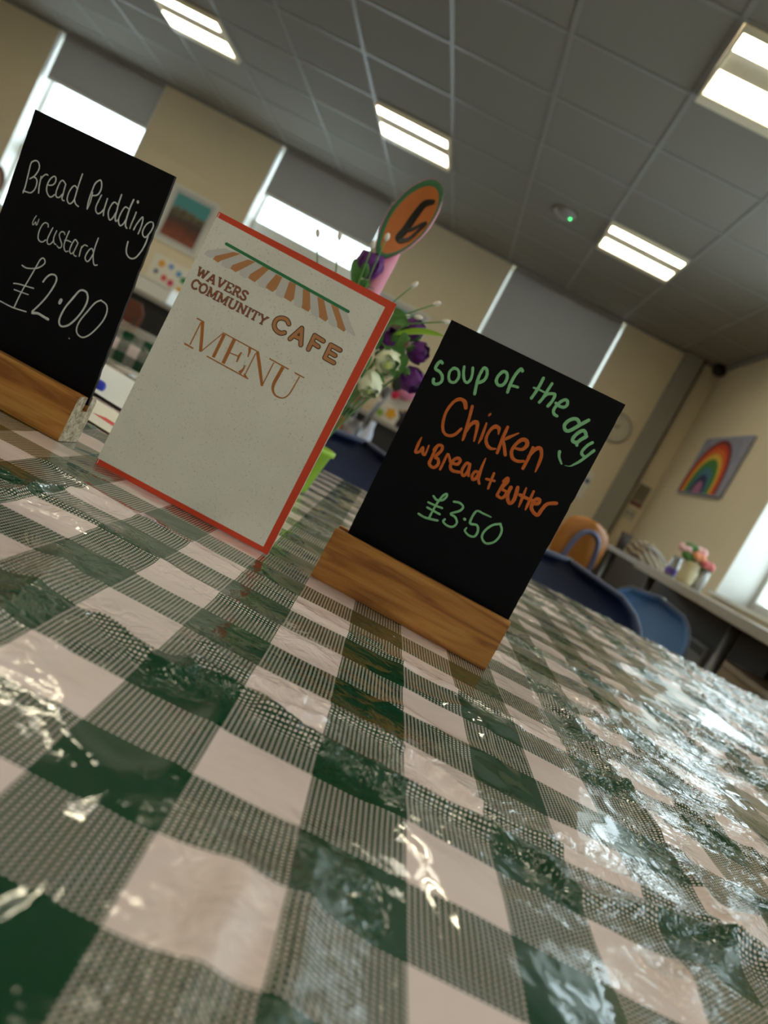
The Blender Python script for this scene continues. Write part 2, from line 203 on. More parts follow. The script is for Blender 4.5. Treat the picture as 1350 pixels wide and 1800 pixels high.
D_cafe_line=[[3.93,[(9.65,160.95),(6.8,162.86),(2.64,162.18),(0.07,159.41),(0.29,155.37),(3.04,152.62),(7.05,152.07),(9.68,153.68)]],[3.93,[(15.49,151.72),(19.75,162.49)]],[3.93,[(19.75,162.49),(24.65,151.48)]],[3.93,[(17.47,155.08),(22.42,155.28)]],[3.93,[(31.18,151.2),(30.79,162.19)]],[3.93,[(30.79,162.19),(38.26,161.6)]],[3.93,[(31.14,156.91),(36.83,156.19)]],[3.93,[(44.66,161.52),(52.43,161.36)]],[3.93,[(44.66,161.52),(44.96,151.26)]],[3.93,[(44.96,151.26),(52.53,151.0)]],[3.93,[(44.92,156.45),(50.91,156.15)]]]
D_awning_bar=[[2.21,[(-58.54,191.61),(44.84,189.07)]]]
D_stripes=[[(-45.65,189.9),(-51.01,188.94),(-61.94,180.1),(-62.6,177.19),(-58.08,176.7),(-56.24,179.38)],[(-33.31,189.67),(-38.78,188.95),(-47.5,180.0),(-47.85,176.93),(-43.04,176.48),(-41.05,178.84)],[(-21.65,189.72),(-26.83,189.46),(-32.61,180.03),(-32.78,176.84),(-27.01,176.37),(-25.74,179.08)],[(-10.09,188.9),(-15.34,188.8),(-17.86,179.26),(-17.82,176.5),(-11.97,176.07),(-10.29,178.99)],[(1.21,188.98),(-4.12,188.63),(-2.92,179.13),(-2.5,176.24),(3.52,175.9),(4.64,178.86)],[(12.83,189.02),(7.38,188.51),(11.96,178.45),(12.64,175.7),(18.61,175.44),(18.93,177.88)],[(25.16,188.3),(19.38,188.23),(26.06,178.43),(27.55,175.57),(33.22,174.85),(34.04,177.34)],[(36.89,188.1),(30.95,187.95),(40.95,178.29),(43.07,175.24),(48.74,174.52),(49.35,176.39)]]
D_pale=[[(-51.01,188.94),(-58.1,188.23),(-69.34,181.0),(-70.21,177.47),(-65.13,176.94),(-62.76,178.14)],[(-38.78,188.95),(-45.65,189.9),(-56.24,179.38),(-54.61,175.98),(-49.85,175.79),(-47.85,176.93)],[(-26.83,189.46),(-33.31,189.67),(-41.05,178.84),(-39.56,175.8),(-34.8,175.68),(-32.78,176.84)],[(-15.34,188.8),(-21.65,189.72),(-25.74,179.08),(-23.84,175.6),(-19.59,175.43),(-17.82,176.5)],[(-4.12,188.63),(-10.09,188.9),(-10.29,178.99),(-8.71,175.32),(-4.33,175.16),(-2.5,176.24)],[(7.38,188.51),(1.21,188.98),(4.64,178.86),(6.67,175.05),(10.91,174.68),(12.64,175.7)],[(19.38,188.23),(12.83,189.02),(18.93,177.88),(21.71,174.67),(25.85,174.52),(27.55,175.57)],[(30.95,187.95),(25.16,188.3),(34.04,177.34),(36.59,174.17),(41.15,174.1),(43.07,175.24)],[(43.37,188.83),(36.89,188.1),(49.35,176.39),(56.9,175.08),(57.93,176.13),(51.6,181.17)]]
D_panel=[(-74.34,205.76),(67.55,204.29),(68.62,4.57),(-74.59,4.82)]
D_six=[(16.0,29.8),(6.0,24.8),(0.7,6.7),(-1.6,-13.0),(-3.2,-24.1),(2.0,-27.7),(9.6,-21.8),(15.3,-8.6),(20.3,2.1),(13.5,-1.3),(3.9,-11.2)]

# ------------------------------------------------------------------ materials
M = {}
M['wall'] = mat('wall_paint', (234, 220, 190), .75, var=.03, scale=6)
M['ceil'] = mat('ceiling_tile', (146, 142, 133), .85, var=.06, scale=180, bump=.2)
M['bar'] = mat('grid_bar', (150, 149, 144), .45, var=.03)
M['white'] = mat('white_paint', (232, 232, 226), .45, var=.03)
M['blind'] = mat('roller_blind', (172, 168, 162), .8, var=.05, scale=300)
def translucent(m, col, f):
    n, l = m.node_tree.nodes, m.node_tree.links
    t = n.new('ShaderNodeBsdfTranslucent'); t.inputs[0].default_value = (*lin(col), 1)
    x = n.new('ShaderNodeMixShader'); x.inputs[0].default_value = f
    l.new(n['Principled BSDF'].outputs[0], x.inputs[1]); l.new(t.outputs[0], x.inputs[2]); l.new(x.outputs[0], n['Material Output'].inputs[0])
translucent(M['blind'], (168, 164, 160), .34)
M['blind2'] = mat('pillar_grey', (158, 155, 145), .6, var=.03)
M['dark'] = mat('dark_grey', (40, 40, 42), .5)
M['darkbrown'] = mat('dark_brown', (62, 52, 44), .6, scale=8)
M['greypanel'] = mat('grey_panel', (150, 150, 150), .5)
M['floor'] = mat('floor_vinyl', (112, 96, 78), .5, scale=12, var=.12)
M['bench'] = mat('bench_top', (160, 155, 150), .3, var=.1, scale=60)
M['bench2'] = mat('bench_fascia', (158, 146, 126), .45, var=.12, scale=40)
M['steel'] = mat('steel_tube', (120, 122, 128), .35, metal=.7)
M['navy'] = mat('navy_plastic', (20, 36, 76), .42, var=.05)
M['blue'] = mat('blue_plastic', (92, 134, 190), .3, var=.05)
M['rim'] = mat('chair_rim', (84, 92, 118), .4)
M['black'] = mat('black_plastic', (14, 14, 16), .4)
M['ply'] = mat('orange_plywood', (176, 112, 38), .4, scale=10, var=.12)
M['orange'] = mat('orange_plastic', (240, 118, 62), .6)
M['paper'] = mat('paper', (238, 234, 222), .8, var=.02)
M['green'] = mat('leaf_green', (70, 122, 52), .5, scale=120, var=.25)
M['lime'] = mat('lime_green', (160, 205, 60), .45, var=.05)
M['stem'] = mat('stem_green', (92, 140, 66), .5)
M['purple'] = mat('purple_petal', (96, 28, 116), .6, scale=200, var=.3)
M['cream'] = mat('cream_petal', (232, 236, 206), .6, scale=150, var=.06, sss=.15)
M['creamgreen'] = mat('green_petal_heart', (204, 216, 130), .6, var=.1)
M['bud'] = mat('white_bud', (228, 222, 212), .7)
M['emit'] = mat('lamp_tube', (255, 245, 205), .4, emit=(255, 243, 208), es=LAMP)
M['emit2'] = mat('lamp_louvre', (255, 250, 235), .4, emit=(255, 246, 226), es=LAMP*.24)
M['fixture'] = mat('fixture_enamel', (250, 240, 212), .4)
M['red'] = mat('menu_red', (214, 66, 34), .5, var=.03)
M['skin'] = mat('skin', (214, 160, 134), .5, sss=.1)
M['hair'] = mat('hair', (92, 58, 42), .6, scale=200, var=.3)
M['shirt'] = mat('shirt', (90, 98, 120), .8)
M['trouser'] = mat('trousers', (50, 50, 60), .8)
M['clear'] = mat('clear_glass', (235, 240, 240), .1, trans=.9)
def glass_pane():
    m, n, l, b = new_mat('window_glass')
    b.inputs['Base Color'].default_value = (.95, 1, .98, 1); b.inputs['Roughness'].default_value = .02
    tr = n.new('ShaderNodeBsdfTransparent'); tr.inputs[0].default_value = (.96, .99, .98, 1)
    gl = n.new('ShaderNodeBsdfGlossy'); gl.inputs['Roughness'].default_value = .02
    fr = n.new('ShaderNodeFresnel'); fr.inputs[0].default_value = 1.45
    ge = n.new('ShaderNodeNewGeometry'); q = n.new('ShaderNodeMath'); q.operation = 'MULTIPLY_ADD'; q.inputs[1].default_value = -1; q.inputs[2].default_value = 1; l.new(ge.outputs['Backfacing'], q.inputs[0])
    w = n.new('ShaderNodeMath'); w.operation = 'MULTIPLY'; l.new(q.outputs[0], w.inputs[0]); l.new(fr.outputs[0], w.inputs[1])
    mx = n.new('ShaderNodeMixShader'); l.new(w.outputs[0], mx.inputs[0]); l.new(tr.outputs[0], mx.inputs[1]); l.new(gl.outputs[0], mx.inputs[2])
    l.new(mx.outputs[0], n['Material Output'].inputs[0]); return m
M['pane'] = glass_pane()
def wood(name, c1, c2, c3, endgrain=False):
    m, n, l, b = new_mat(name)
    tc = n.new('ShaderNodeTexCoord'); mp = n.new('ShaderNodeMapping'); l.new(tc.outputs['Object'], mp.inputs[0])
    mp.inputs['Scale'].default_value = (6, 60, 60) if not endgrain else (60, 160, 160)
    t = n.new('ShaderNodeTexNoise'); t.inputs['Scale'].default_value = 1.6; t.inputs['Detail'].default_value = 7; t.inputs['Distortion'].default_value = .9
    l.new(mp.outputs[0], t.inputs['Vector'])
    r = ramp(n, [(.36, c1), (.64, c3), (.5, c2)]); l.new(t.outputs['Fac'], r.inputs[0])
    mp2 = n.new('ShaderNodeMapping'); l.new(tc.outputs['Object'], mp2.inputs[0]); mp2.inputs['Scale'].default_value = (9, 300, 300)
    t2 = n.new('ShaderNodeTexNoise'); t2.inputs['Scale'].default_value = 2; t2.inputs['Detail'].default_value = 5; l.new(mp2.outputs[0], t2.inputs['Vector'])
    mx = n.new('ShaderNodeMix'); mx.data_type = 'RGBA'; mx.blend_type = 'MULTIPLY'; mx.inputs[0].default_value = .35 if not endgrain else .6
    l.new(r.outputs[0], mx.inputs[6]); l.new(t2.outputs['Fac'], mx.inputs[7]); l.new(mx.outputs[2], b.inputs['Base Color'])
    b.inputs['Roughness'].default_value = .55 if not endgrain else .9
    bp = n.new('ShaderNodeBump'); bp.inputs['Strength'].default_value = .25 if not endgrain else .8; bp.inputs['Distance'].default_value = .001
    l.new(t2.outputs['Fac'], bp.inputs['Height']); l.new(bp.outputs[0], b.inputs['Normal'])
    return m
M['pine'] = wood('varnished_pine', (146, 86, 30), (188, 124, 52), (206, 146, 70))
M['endgrain'] = wood('raw_end_grain', (170, 146, 112), (214, 196, 166), (240, 228, 206), True)
M['chalkboard'] = mat('chalkboard', (3, 5, 13), .38, var=.25, scale=14, spec=.16)
M['mdf'] = mat('board_edge', (46, 38, 34), .9, var=.4, scale=300)
M['chalk'] = mat('chalk_white', (205, 207, 204), .85, var=.18, scale=900)
M['pgreen'] = mat('pen_green', (134, 196, 140), .7, var=.14, scale=500)
M['porange'] = mat('pen_orange', (206, 100, 28), .65, var=.22, scale=500)
def card():
    m, n, l, b = new_mat('kraft_card')
    tc = n.new('ShaderNodeTexCoord')
    t = n.new('ShaderNodeTexNoise'); t.inputs['Scale'].default_value = 22; t.inputs['Detail'].default_value = 6; l.new(tc.outputs['Object'], t.inputs['Vector'])
    r = ramp(n, [(.3, (220, 216, 202)), (.7, (230, 227, 215))]); l.new(t.outputs['Fac'], r.inputs[0])
    t2 = n.new('ShaderNodeTexNoise'); t2.inputs['Scale'].default_value = 900; t2.inputs['Detail'].default_value = 2; l.new(tc.outputs['Object'], t2.inputs['Vector'])
    r2 = ramp(n, [(.25, (120, 114, 98)), (.38, (255, 255, 255))]); l.new(t2.outputs['Fac'], r2.inputs[0])
    t3 = n.new('ShaderNodeTexVoronoi'); t3.inputs['Scale'].default_value = 70; l.new(tc.outputs['Object'], t3.inputs['Vector'])
    r3 = ramp(n, [(.03, (150, 142, 122)), (.07, (255, 255, 255))]); l.new(t3.outputs['Distance'], r3.inputs[0])
    mx = n.new('ShaderNodeMix'); mx.data_type = 'RGBA'; mx.blend_type = 'MULTIPLY'; mx.inputs[0].default_value = .5
    l.new(r.outputs[0], mx.inputs[6]); l.new(r2.outputs[0], mx.inputs[7])
    m2 = n.new('ShaderNodeMix'); m2.data_type = 'RGBA'; m2.blend_type = 'MULTIPLY'; m2.inputs[0].default_value = .25
    l.new(mx.outputs[2], m2.inputs[6]); l.new(r3.outputs[0], m2.inputs[7]); l.new(m2.outputs[2], b.inputs['Base Color'])
    b.inputs['Roughness'].default_value = .6
    return m
M['card'] = card()
def gingham():
    m, n, l, b = new_mat('gingham_pvc')
    uv = n.new('ShaderNodeUVMap'); uv.uv_map = 'UVMap'
    sp = n.new('ShaderNodeSeparateXYZ'); l.new(uv.outputs[0], sp.inputs[0])
    def mth(op, a, b_=None, c=None):
        x = n.new('ShaderNodeMath'); x.operation = op
        for i, q in enumerate((a, b_, c)):
            if q is None: continue
            if isinstance(q, (int, float)): x.inputs[i].default_value = q
            else: l.new(q, x.inputs[i])
        return x.outputs[0]
    U, V = sp.outputs[0], sp.outputs[1]           # in units of one check
    cu = mth('FLOORED_MODULO', mth('FLOOR', U), 2.0); cv = mth('FLOORED_MODULO', mth('FLOOR', V), 2.0)
    both = mth('MULTIPLY', cu, cv)                # 1 -> solid green
    any_ = mth('MAXIMUM', cu, cv)                 # 0 -> white
    N = 18.0
    fu = mth('FRACT', mth('MULTIPLY', U, N)); fv = mth('FRACT', mth('MULTIPLY', V, N))
    du = mth('ABSOLUTE', mth('SUBTRACT', fu, .5)); dv = mth('MULTIPLY', mth('ABSOLUTE', mth('SUBTRACT', fv, .5)), 1.2)
    dot = mth('LESS_THAN', mth('ADD', mth('POWER', du, 3.0), mth('POWER', dv, 3.0)), .023)
    # whiteness = not any, or (dot and not both)
    w = mth('MAXIMUM', mth('SUBTRACT', 1.0, any_), mth('MULTIPLY', dot, mth('SUBTRACT', 1.0, both)))
    mx = n.new('ShaderNodeMix'); mx.data_type = 'RGBA'; l.new(w, mx.inputs[0])
    mx.inputs[6].default_value = (*lin((12, 62, 38)), 1); mx.inputs[7].default_value = (*lin((226, 209, 206)), 1)
    tc = n.new('ShaderNodeTexCoord')
    l.new(mx.outputs[2], b.inputs['Base Color'])
    b.inputs['Roughness'].default_value = .4; b.inputs['Specular IOR Level'].default_value = .08
    b.inputs['Coat Weight'].default_value = 1; b.inputs['Coat Roughness'].default_value = .035; b.inputs['Coat IOR'].default_value = 1.55
    # crinkle of the film, strongest where the 'crinkle' attribute says
    at = n.new('ShaderNodeAttribute'); at.attribute_name = 'crinkle'
    t = n.new('ShaderNodeTexNoise'); t.inputs['Scale'].default_value = 55; t.inputs['Detail'].default_value = 4; t.inputs['Distortion'].default_value = 1.2
    l.new(tc.outputs['Object'], t.inputs['Vector'])
    t5 = n.new('ShaderNodeTexNoise'); t5.inputs['Scale'].default_value = 38; t5.inputs['Detail'].default_value = 3; l.new(tc.outputs['Object'], t5.inputs['Vector'])
    t6 = n.new('ShaderNodeTexNoise'); t6.inputs['Scale'].default_value = 9; t6.inputs['Detail'].default_value = 1; l.new(tc.outputs['Object'], t6.inputs['Vector'])
    msk = mth('MINIMUM', mth('MAXIMUM', mth('MULTIPLY', mth('SUBTRACT', t6.outputs['Fac'], .46), 9.0), .1), 1.0)
    rg = mth('ABSOLUTE', mth('SUBTRACT', t.outputs['Fac'], .5))
    t4 = n.new('ShaderNodeTexNoise'); t4.inputs['Scale'].default_value = 14; t4.inputs['Detail'].default_value = 2; l.new(tc.outputs['Object'], t4.inputs['Vector'])
    vo = n.new('ShaderNodeTexVoronoi'); vo.inputs['Scale'].default_value = 1; vo.inputs['Randomness'].default_value = 1
    ns = n.new('ShaderNodeTexNoise'); ns.inputs['Scale'].default_value = 30; l.new(tc.outputs['Object'], ns.inputs['Vector'])
    va = n.new('ShaderNodeVectorMath'); va.operation = 'MULTIPLY_ADD'; l.new(ns.outputs['Color'], va.inputs[0]); va.inputs[1].default_value = (.03, .03, 0); l.new(tc.outputs['Object'], va.inputs[2])
    mp = n.new('ShaderNodeMapping'); mp.inputs['Scale'].default_value = (20, 34, 0); mp.inputs['Rotation'].default_value = (0, 0, .5); l.new(va.outputs[0], mp.inputs[0]); l.new(mp.outputs[0], vo.inputs['Vector'])
    fac = mth('MULTIPLY', vo.outputs['Distance'], mth('MULTIPLY', at.outputs['Fac'], .5))
    hgt0 = mth('ADD', mth('MULTIPLY', mth('MULTIPLY', rg, at.outputs['Fac']), 1.3), mth('ADD', mth('MULTIPLY', t4.outputs['Fac'], .42), mth('MULTIPLY', mth('MULTIPLY', t5.outputs['Fac'], msk), .34))); hgt = mth('ADD', hgt0, fac)
    bp = n.new('ShaderNodeBump'); bp.inputs['Strength'].default_value = 1; bp.inputs['Distance'].default_value = .0055
    l.new(hgt, bp.inputs['Height']); l.new(bp.outputs[0], b.inputs['Coat Normal'])
    bp2 = n.new('ShaderNodeBump'); bp2.inputs['Strength'].default_value = .3; bp2.inputs['Distance'].default_value = .0055
    l.new(hgt, bp2.inputs['Height']); l.new(bp2.outputs[0], b.inputs['Normal'])
    return m
M['gingham'] = gingham()

# ------------------------------------------------------------------ room shell
X0, X1, Y0, Y1, ZC = -7.2, 1.8, -3.6, 7.65, 2.78
struct(bbox('floor', (X0-.3, Y0-.3, -.1), (X1+.4, Y1+.4, 0), M['floor']))
T = .3
def wall_with_holes(name, axis, c0, c1, a0, a1, holes, m):
    """axis 'y': wall runs along x at y c0..c1; axis 'x': runs along y at x c0..c1. holes: (a,b,z0,z1)"""
    mb = MB()
    def put(a, b, z0, z1):
        if axis == 'y': mb.box((a, c0, z0), (b, c1, z1))
        else: mb.box((c0, a, z0), (c1, b, z1))
    cur = a0
    for a, b, z0, z1 in sorted(holes):
        put(cur, a, 0, ZC+.12); put(a, b, 0, z0)
        if z1 < ZC+.1: put(a, b, z1, ZC+.12)
        cur = b
    put(cur, a1, 0, ZC+.12)
    return struct(mb.build(name, m))
BW = [(-5.36, -4.15), (-2.89, -1.65), (-.39, .83)]
wall_with_holes('wall_back', 'y', Y1, Y1+T, X0-.3, X1, [(a, b, .98, ZC-.004) for a, b in BW], M['wall'])
RW = [(3.55, 4.98), (.6, 1.7), (-2.7, -.9)]  # second opening is unseen, added and sized for bluish reflections on the cloth
wall_with_holes('wall_right', 'x', X1, X1+T, Y0-.3, Y1+T, [(a, b, .92, 2.62) for a, b in RW], M['wall'])
struct(bbox('wall_left', (X0-.3, Y0-.3, 0), (X0, Y1, ZC+.12), M['wall']))
struct(bbox('wall_front', (X0, Y0-.3, 0), (X1, Y0, ZC+.12), M['wall']))
# windows of the back wall: lined reveal, frame, transom, panes, roller blind
def back_window(i, a, b, zb, trz):
    fr = MB(); y0, y1 = Y1+.2, Y1+.26; w = .035
    fr.box((a, y0, .98), (a+w, y1, ZC-.01)); fr.box((b-w, y0, .98), (b, y1, ZC-.01))
    fr.box((a+w, y0, .98), (b-w, y1, .98+w)); fr.box((a+w, y0, ZC-.05), (b-w, y1, ZC-.01))
    fr.box((a+w, y0-.01, trz), (b-w, y1, trz+.13))
    o = struct(fr.build('window_%d' % i, M['white'], bevel=.004))
    for z0, z1 in ((.98+w, trz), (trz+.13, ZC-.05)):
        bbox('pane', (a+w, y0+.02, z0), (b-w, y0+.026, z1), M['pane'], o)
    lin_ = MB(); t = .012
    lin_.box((a-.0, Y1+.002, .98), (a+t, y0, ZC-.012)); lin_.box((b-t, Y1+.002, .98), (b, y0, ZC-.012))
    lin_.box((a-.04, Y1-.04, .955), (b+.04, y0, .98))
    lin_.build('reveal_lining', M['white'], o)
    return o
labels = ['grey roller blind half lowered behind the bread pudding chalkboard', 'grey roller blind half lowered behind the top of the menu card',
          'grey roller blind fully lowered above the soup chalkboard']
for i, ((a, b), zb, trz) in enumerate(zip(BW, (2.335, 2.315, 1.3), (1.52, 1.92, 1.7))):
    back_window(i+1, a, b, zb, trz)
    bl = empty('roller_blind', ((a+b)/2, Y1+.07, zb), 0, labels[i], 'blind', 'grey roller blinds')
    hw = (b-a)/2-.034
    bbox('fabric', (-hw, -.002, 0), (hw, .002, ZC-.006-zb), M['blind'], bl)
    bbox('bottom_rail', (-hw, -.008, -.03), (hw, .008, 0), M['white'], bl, bevel=.002)
    MB().tube([(-hw, .028, ZC-.035-zb), (hw, .028, ZC-.035-zb)], .024, 12).build('roller', M['blind2'], bl, smooth=True)
for i, (a, b) in enumerate(RW):
    fr = MB(); x0, x1, w = X1+.22, X1+.28, .06
    fr.box((x0, a, .92), (x1, a+w, 2.62)); fr.box((x0, b-w, .92), (x1, b, 2.62)); fr.box((x0, a+w, .92), (x1, b-w, .98))
    fr.box((x0, a+w, 2.56), (x1, b-w, 2.62)); mid = (a+b)/2; fr.box((x0, mid-.03, .98), (x1, mid+.03, 2.56))
    o = struct(fr.build('window_%d' % (i+4), M['white'], bevel=.004))
    for p, q in ((a+w, mid-.03), (mid+.03, b-w)): bbox('pane', (x0+.02, p, .98), (x0+.026, q, 2.56), M['pane'], o)
    l2 = MB(); l2.box((X1+.002, b-.012, .92), (x0, b, 2.618)); l2.box((X1+.002, a, .92), (x0, a+.012, 2.618)); l2.box((X1+.002, a, 2.606), (x0, b, 2.618))
    l2.box((X1-.03, a-.03, .9), (x0, b+.03, .92)); l2.build('reveal_lining', M['white'], o)
# grey boxed pillar and its painted shadow strip, service lines and edge trims
struct(bbox('trim_1', (1.424, Y1-.09, 0), (1.60, Y1, ZC-.005), M['blind2'], bevel=.004))
struct(bbox('pillar_shadow', (1.60, Y1-.075, 0), (1.618, Y1, ZC-.005), M['dark']))  # dark strip painted in as the shadow line along the pillar's right edge
tr = MB(); tr.box((X0, Y1-.022, ZC-.022), (1.424, Y1, ZC-.004)); tr.box((1.618, Y1-.022, ZC-.022), (X1-.03, Y1, ZC-.004)); tr.build('trim_3', M['bar'])['kind'] = 'structure'
struct(bbox('trim_4', (X1-.03, Y0, ZC-.035), (X1, Y1-.03, ZC-.004), M['greypanel']))
struct(bbox('trim_5', (-4.05, Y1-.014, 2.155), (-3.25, Y1, 2.172), M['wall']))
struct(bbox('baseboard_back', (X0, Y1-.018, 0), (1.42, Y1, .1), M['white'], bevel=.004))
# suspended ceiling: slab, tiles, T-bars
ceil = struct(bbox('ceiling', (X0, Y0, ZC+.085), (X1, Y1, ZC+.12), M['ceil']))
GX, GY, G = -1.036, 3.076, .6
LC = [.164-1.8*k for k in range(4)]; LR = [5.476, 3.076, .676, -1.724]
lamps = set()
for lx in LC:
    for ly in LR: lamps.add((round((lx-GX)/G), round((ly-GY)/G)))
rest = MB(); tile_me = None
for i in range(-11, 5):
    for j in range(-12, 8):
        if (i, j) in lamps: continue
        x0, x1 = max(X0, GX+i*G+.006), min(X1, GX+(i+1)*G-.006); y0, y1 = max(Y0, GY+j*G+.006), min(Y1, GY+(j+1)*G-.006)
        if x1-x0 < .03 or y1-y0 < .03: continue
        if i >= -9 and j >= -1:
            if x1-x0 > .58 and y1-y0 > .58:
                if tile_me is None:
                    t = MB().box((-.294, -.294, 0), (.294, .294, .015)).build('ceiling_tile', M['ceil'], ceil, bevel=.002, seg=1); tile_me = t
                else:
                    t = tile_me.copy(); S.collection.objects.link(t)
                t.location = ((x0+x1)/2, (y0+y1)/2, ZC)
            else:
                t = bbox('ceiling_tile', (x0, y0, ZC), (x1, y1, ZC+.015), M['ceil'], ceil)
        else: rest.box((x0, y0, ZC), (x1, y1, ZC+.015))
tag(rest.build('ceiling_tile', M['ceil'], ceil), kind='stuff')
for i in range(-10, 5):
    x = GX+i*G
    if X0 < x < X1: bbox('grid_bar', (x-.012, Y0, ZC-.004), (x+.012, Y1, ZC+.001), M['bar'], ceil)
for j in range(-11, 8):
    y = GY+j*G
    if Y0 < y < Y1: bbox('grid_bar', (X0, y-.012, ZC-.0045), (X1, y+.012, ZC+.0005), M['bar'], ceil)
# recessed fluorescent fittings
def fitting(x, y):
    o = empty('ceiling_light', (x, y, ZC-.03))
    a, b = .016, .584
    fr = MB(); fr.box((a, a, 0), (b, .03, .04)); fr.box((a, .5, -.004), (b, b, .04)); fr.box((a, .03, 0), (.03, .5, .04)); fr.box((b-.014, .03, 0), (b, .5, .04))
    fr.build('housing', M['fixture'], o, bevel=.003)
    tb = MB(); tb.add([(.03, .03, .012), (b-.014, .03, .012), (b-.014, .15, .004), (.03, .15, .004), (.03, .03, .03), (b-.014, .03, .03), (b-.014, .15, .03), (.03, .15, .03)],
                      [(0, 3, 2, 1), (4, 5, 6, 7), (0, 1, 5, 4), (1, 2, 6, 5), (2, 3, 7, 6), (3, 0, 4, 7)])
    tb.build('tube_diffuser', M['emit'], o)
    rf = MB(); n = 8
    V = []; 
    for k in range(n+1):
        t = k/n; V += [(.03, .15+.15*t, .004+.02*sin(pi*t)), (b-.014, .15+.15*t, .004+.02*sin(pi*t))]
    rf.add(V, [(2*k, 2*k+1, 2*k+3, 2*k+2) for k in range(n)]); rf.build('reflector', M['fixture'], o, smooth=True)
    bbox('louvre', (.03, .305, -.002), (b-.014, .495, .03), M['emit2'], o)
    sl = MB()
    for k in range(11): sl.box((.07+.046*k, .33, -.006), (.074+.046*k, .47, -.002))
    sl.build('louvre_blade', M['fixture'], o)
    return o
f0 = None
LL = {(.164, 3.076): 'large recessed ceiling light at top right corner, cut by the photo edge', (.164, 5.476): 'recessed ceiling light right of the smoke detector',
      (-1.636, 5.476): 'recessed ceiling light above the flowers and painted spoon', (-3.436, 5.476): 'recessed ceiling light near the top left, above the bread pudding board'}
for lx in LC:
    for ly in LR:
        if f0 is None: o = f0 = fitting(lx, ly)
        else: o = copy_tree(f0); o.location = (lx, ly, ZC-.03)
        k = (round(lx, 3), ly)
        tag(o, LL.get(k, 'ceiling light outside the photo, %s row, %s column from the right' % (['farthest', 'second', 'third', 'rearmost'][LR.index(ly)], ['first', 'second', 'third', 'fourth'][LC.index(lx)])), 'ceiling light', 'square recessed fluorescent ceiling lights')
# smoke detector
sd = empty('smoke_detector', (-.135, 5.75, ZC-.001), 0, 'small round smoke detector with a green light on the ceiling tiles', 'smoke detector')
MB().lathe([(0, 0), (.085, 0), (.085, -.014), (.07, -.034), (.04, -.05), (0, -.05)]).build('body', M['bench'], sd, smooth=True)
MB().ball((.05, -.035, -.043), .005).build('indicator', mat('green_led', (60, 255, 120), emit=(60, 255, 130), es=6), sd, smooth=True)
# black dome sensor in the ceiling corner
dm = empty('dome_camera', (1.74, 7.50, ZC-.04), 0, 'black dome fixed in the corner where ceiling and walls meet', 'security camera')
MB().lathe([(0, .036), (.05, .036), (.062, .01), (.06, -.02), (.04, -.055), (0, -.068)]).build('dome', M['black'], dm, smooth=True)
bbox('bracket', (-.03, -.01, -.02), (.056, .1, .036), M['dark'], dm)

# ------------------------------------------------------------------ table and gingham cloth
TH = radians(8.0); PH = radians(4.6); CK = .0394
def table(name, c, sx, sy, rz, label, h=.735):
    o = empty(name, (c[0], c[1], 0), rz, label, 'table')
    bbox('tabletop', (-sx/2, -sy/2, h-.025), (sx/2, sy/2, h), M['bench'], o, bevel=.004)
    for a in (-1, 1):
        for b in (-1, 1):
            MB().tube([(a*(sx/2-.07), b*(sy/2-.07), 0), (a*(sx/2-.07), b*(sy/2-.07), h-.025)], .02, 12).build('leg', M['steel'], o, smooth=True)
    return o
# main table rectangle in its own frame: far edge passes (-.175,1.431) and (.58,1.56)
ef = Vector((cos(TH), sin(TH))); nf_ = Vector((-sin(TH), cos(TH)))
far = Vector((.2, 1.5)); farN = far.dot(nf_)
x_lo, x_hi, n_lo = -1.9, 1.15, farN-1.75
cx = ef*((x_lo+x_hi)/2)+nf_*((farN+n_lo)/2)
table('cafe_table', (cx.x, cx.y), x_hi-x_lo-.02, farN-n_lo-.02, TH, 'long cafe table under the shiny green and white gingham cloth in the foreground')
def axis(breaks):
    out = [breaks[0][0]]
    for (a, st), (b, _) in zip(breaks, breaks[1:]):
        n = max(1, int(round((b-a)/st))); out += [a+(b-a)*(k+1)/n for k in range(n)]
    return np.array(out)
CREASES = [  # (points, height, width): folds pressed into the film
 ([(-.206,.415),(-.205,.471),(-.168,.496)], .0022, .003),
 ([(-.10,.318),(-.062,.305),(-.058,.328),(-.033,.322),(.002,.338)], .0026, .0035),
 ([(-.06,.352),(-.037,.343),(.011,.358),(.056,.357),(.094,.343),(.2,.352)], .0020, .003),
 ([(-.02,.318),(.015,.314),(.049,.321),(.106,.322),(.125,.311),(.168,.330),(.225,.344),(.4,.36)], .0034, .004),
 ([(.159,.467),(.194,.482),(.205,.429),(.211,.39)], .0025, .004),
 ([(.15,.62),(.166,.579),(.188,.476),(.208,.372),(.24,.28)], .0028, .005),
 ([(-.011,.215),(.003,.205),(.004,.173),(0,.12)], .0035, .007),
 ([(.018,.235),(.024,.19),(.02,.13)], .0030, .006),
 ([(.163,.279),(.224,.368),(.257,.415)], .0035, .006),
 ([(.2,.24),(.24,.3),(.3,.33)], .0030, .005),
 ([(-.24,.505),(-.1,.50),(0,.492),(.12,.50),(.3,.52)], .0012, .003),
 ([(-.3,.44),(-.12,.435),(-.02,.43)], .0014, .004),
 ([(-.14,.36),(-.13,.31),(-.12,.26)], .0022, .006),
 ([(.3,1.0),(.42,1.1),(.5,.92),(.42,.75)], .003, .008),
 ([(.0,.78),(.25,.80),(.6,.9)], .0018, .005),
]
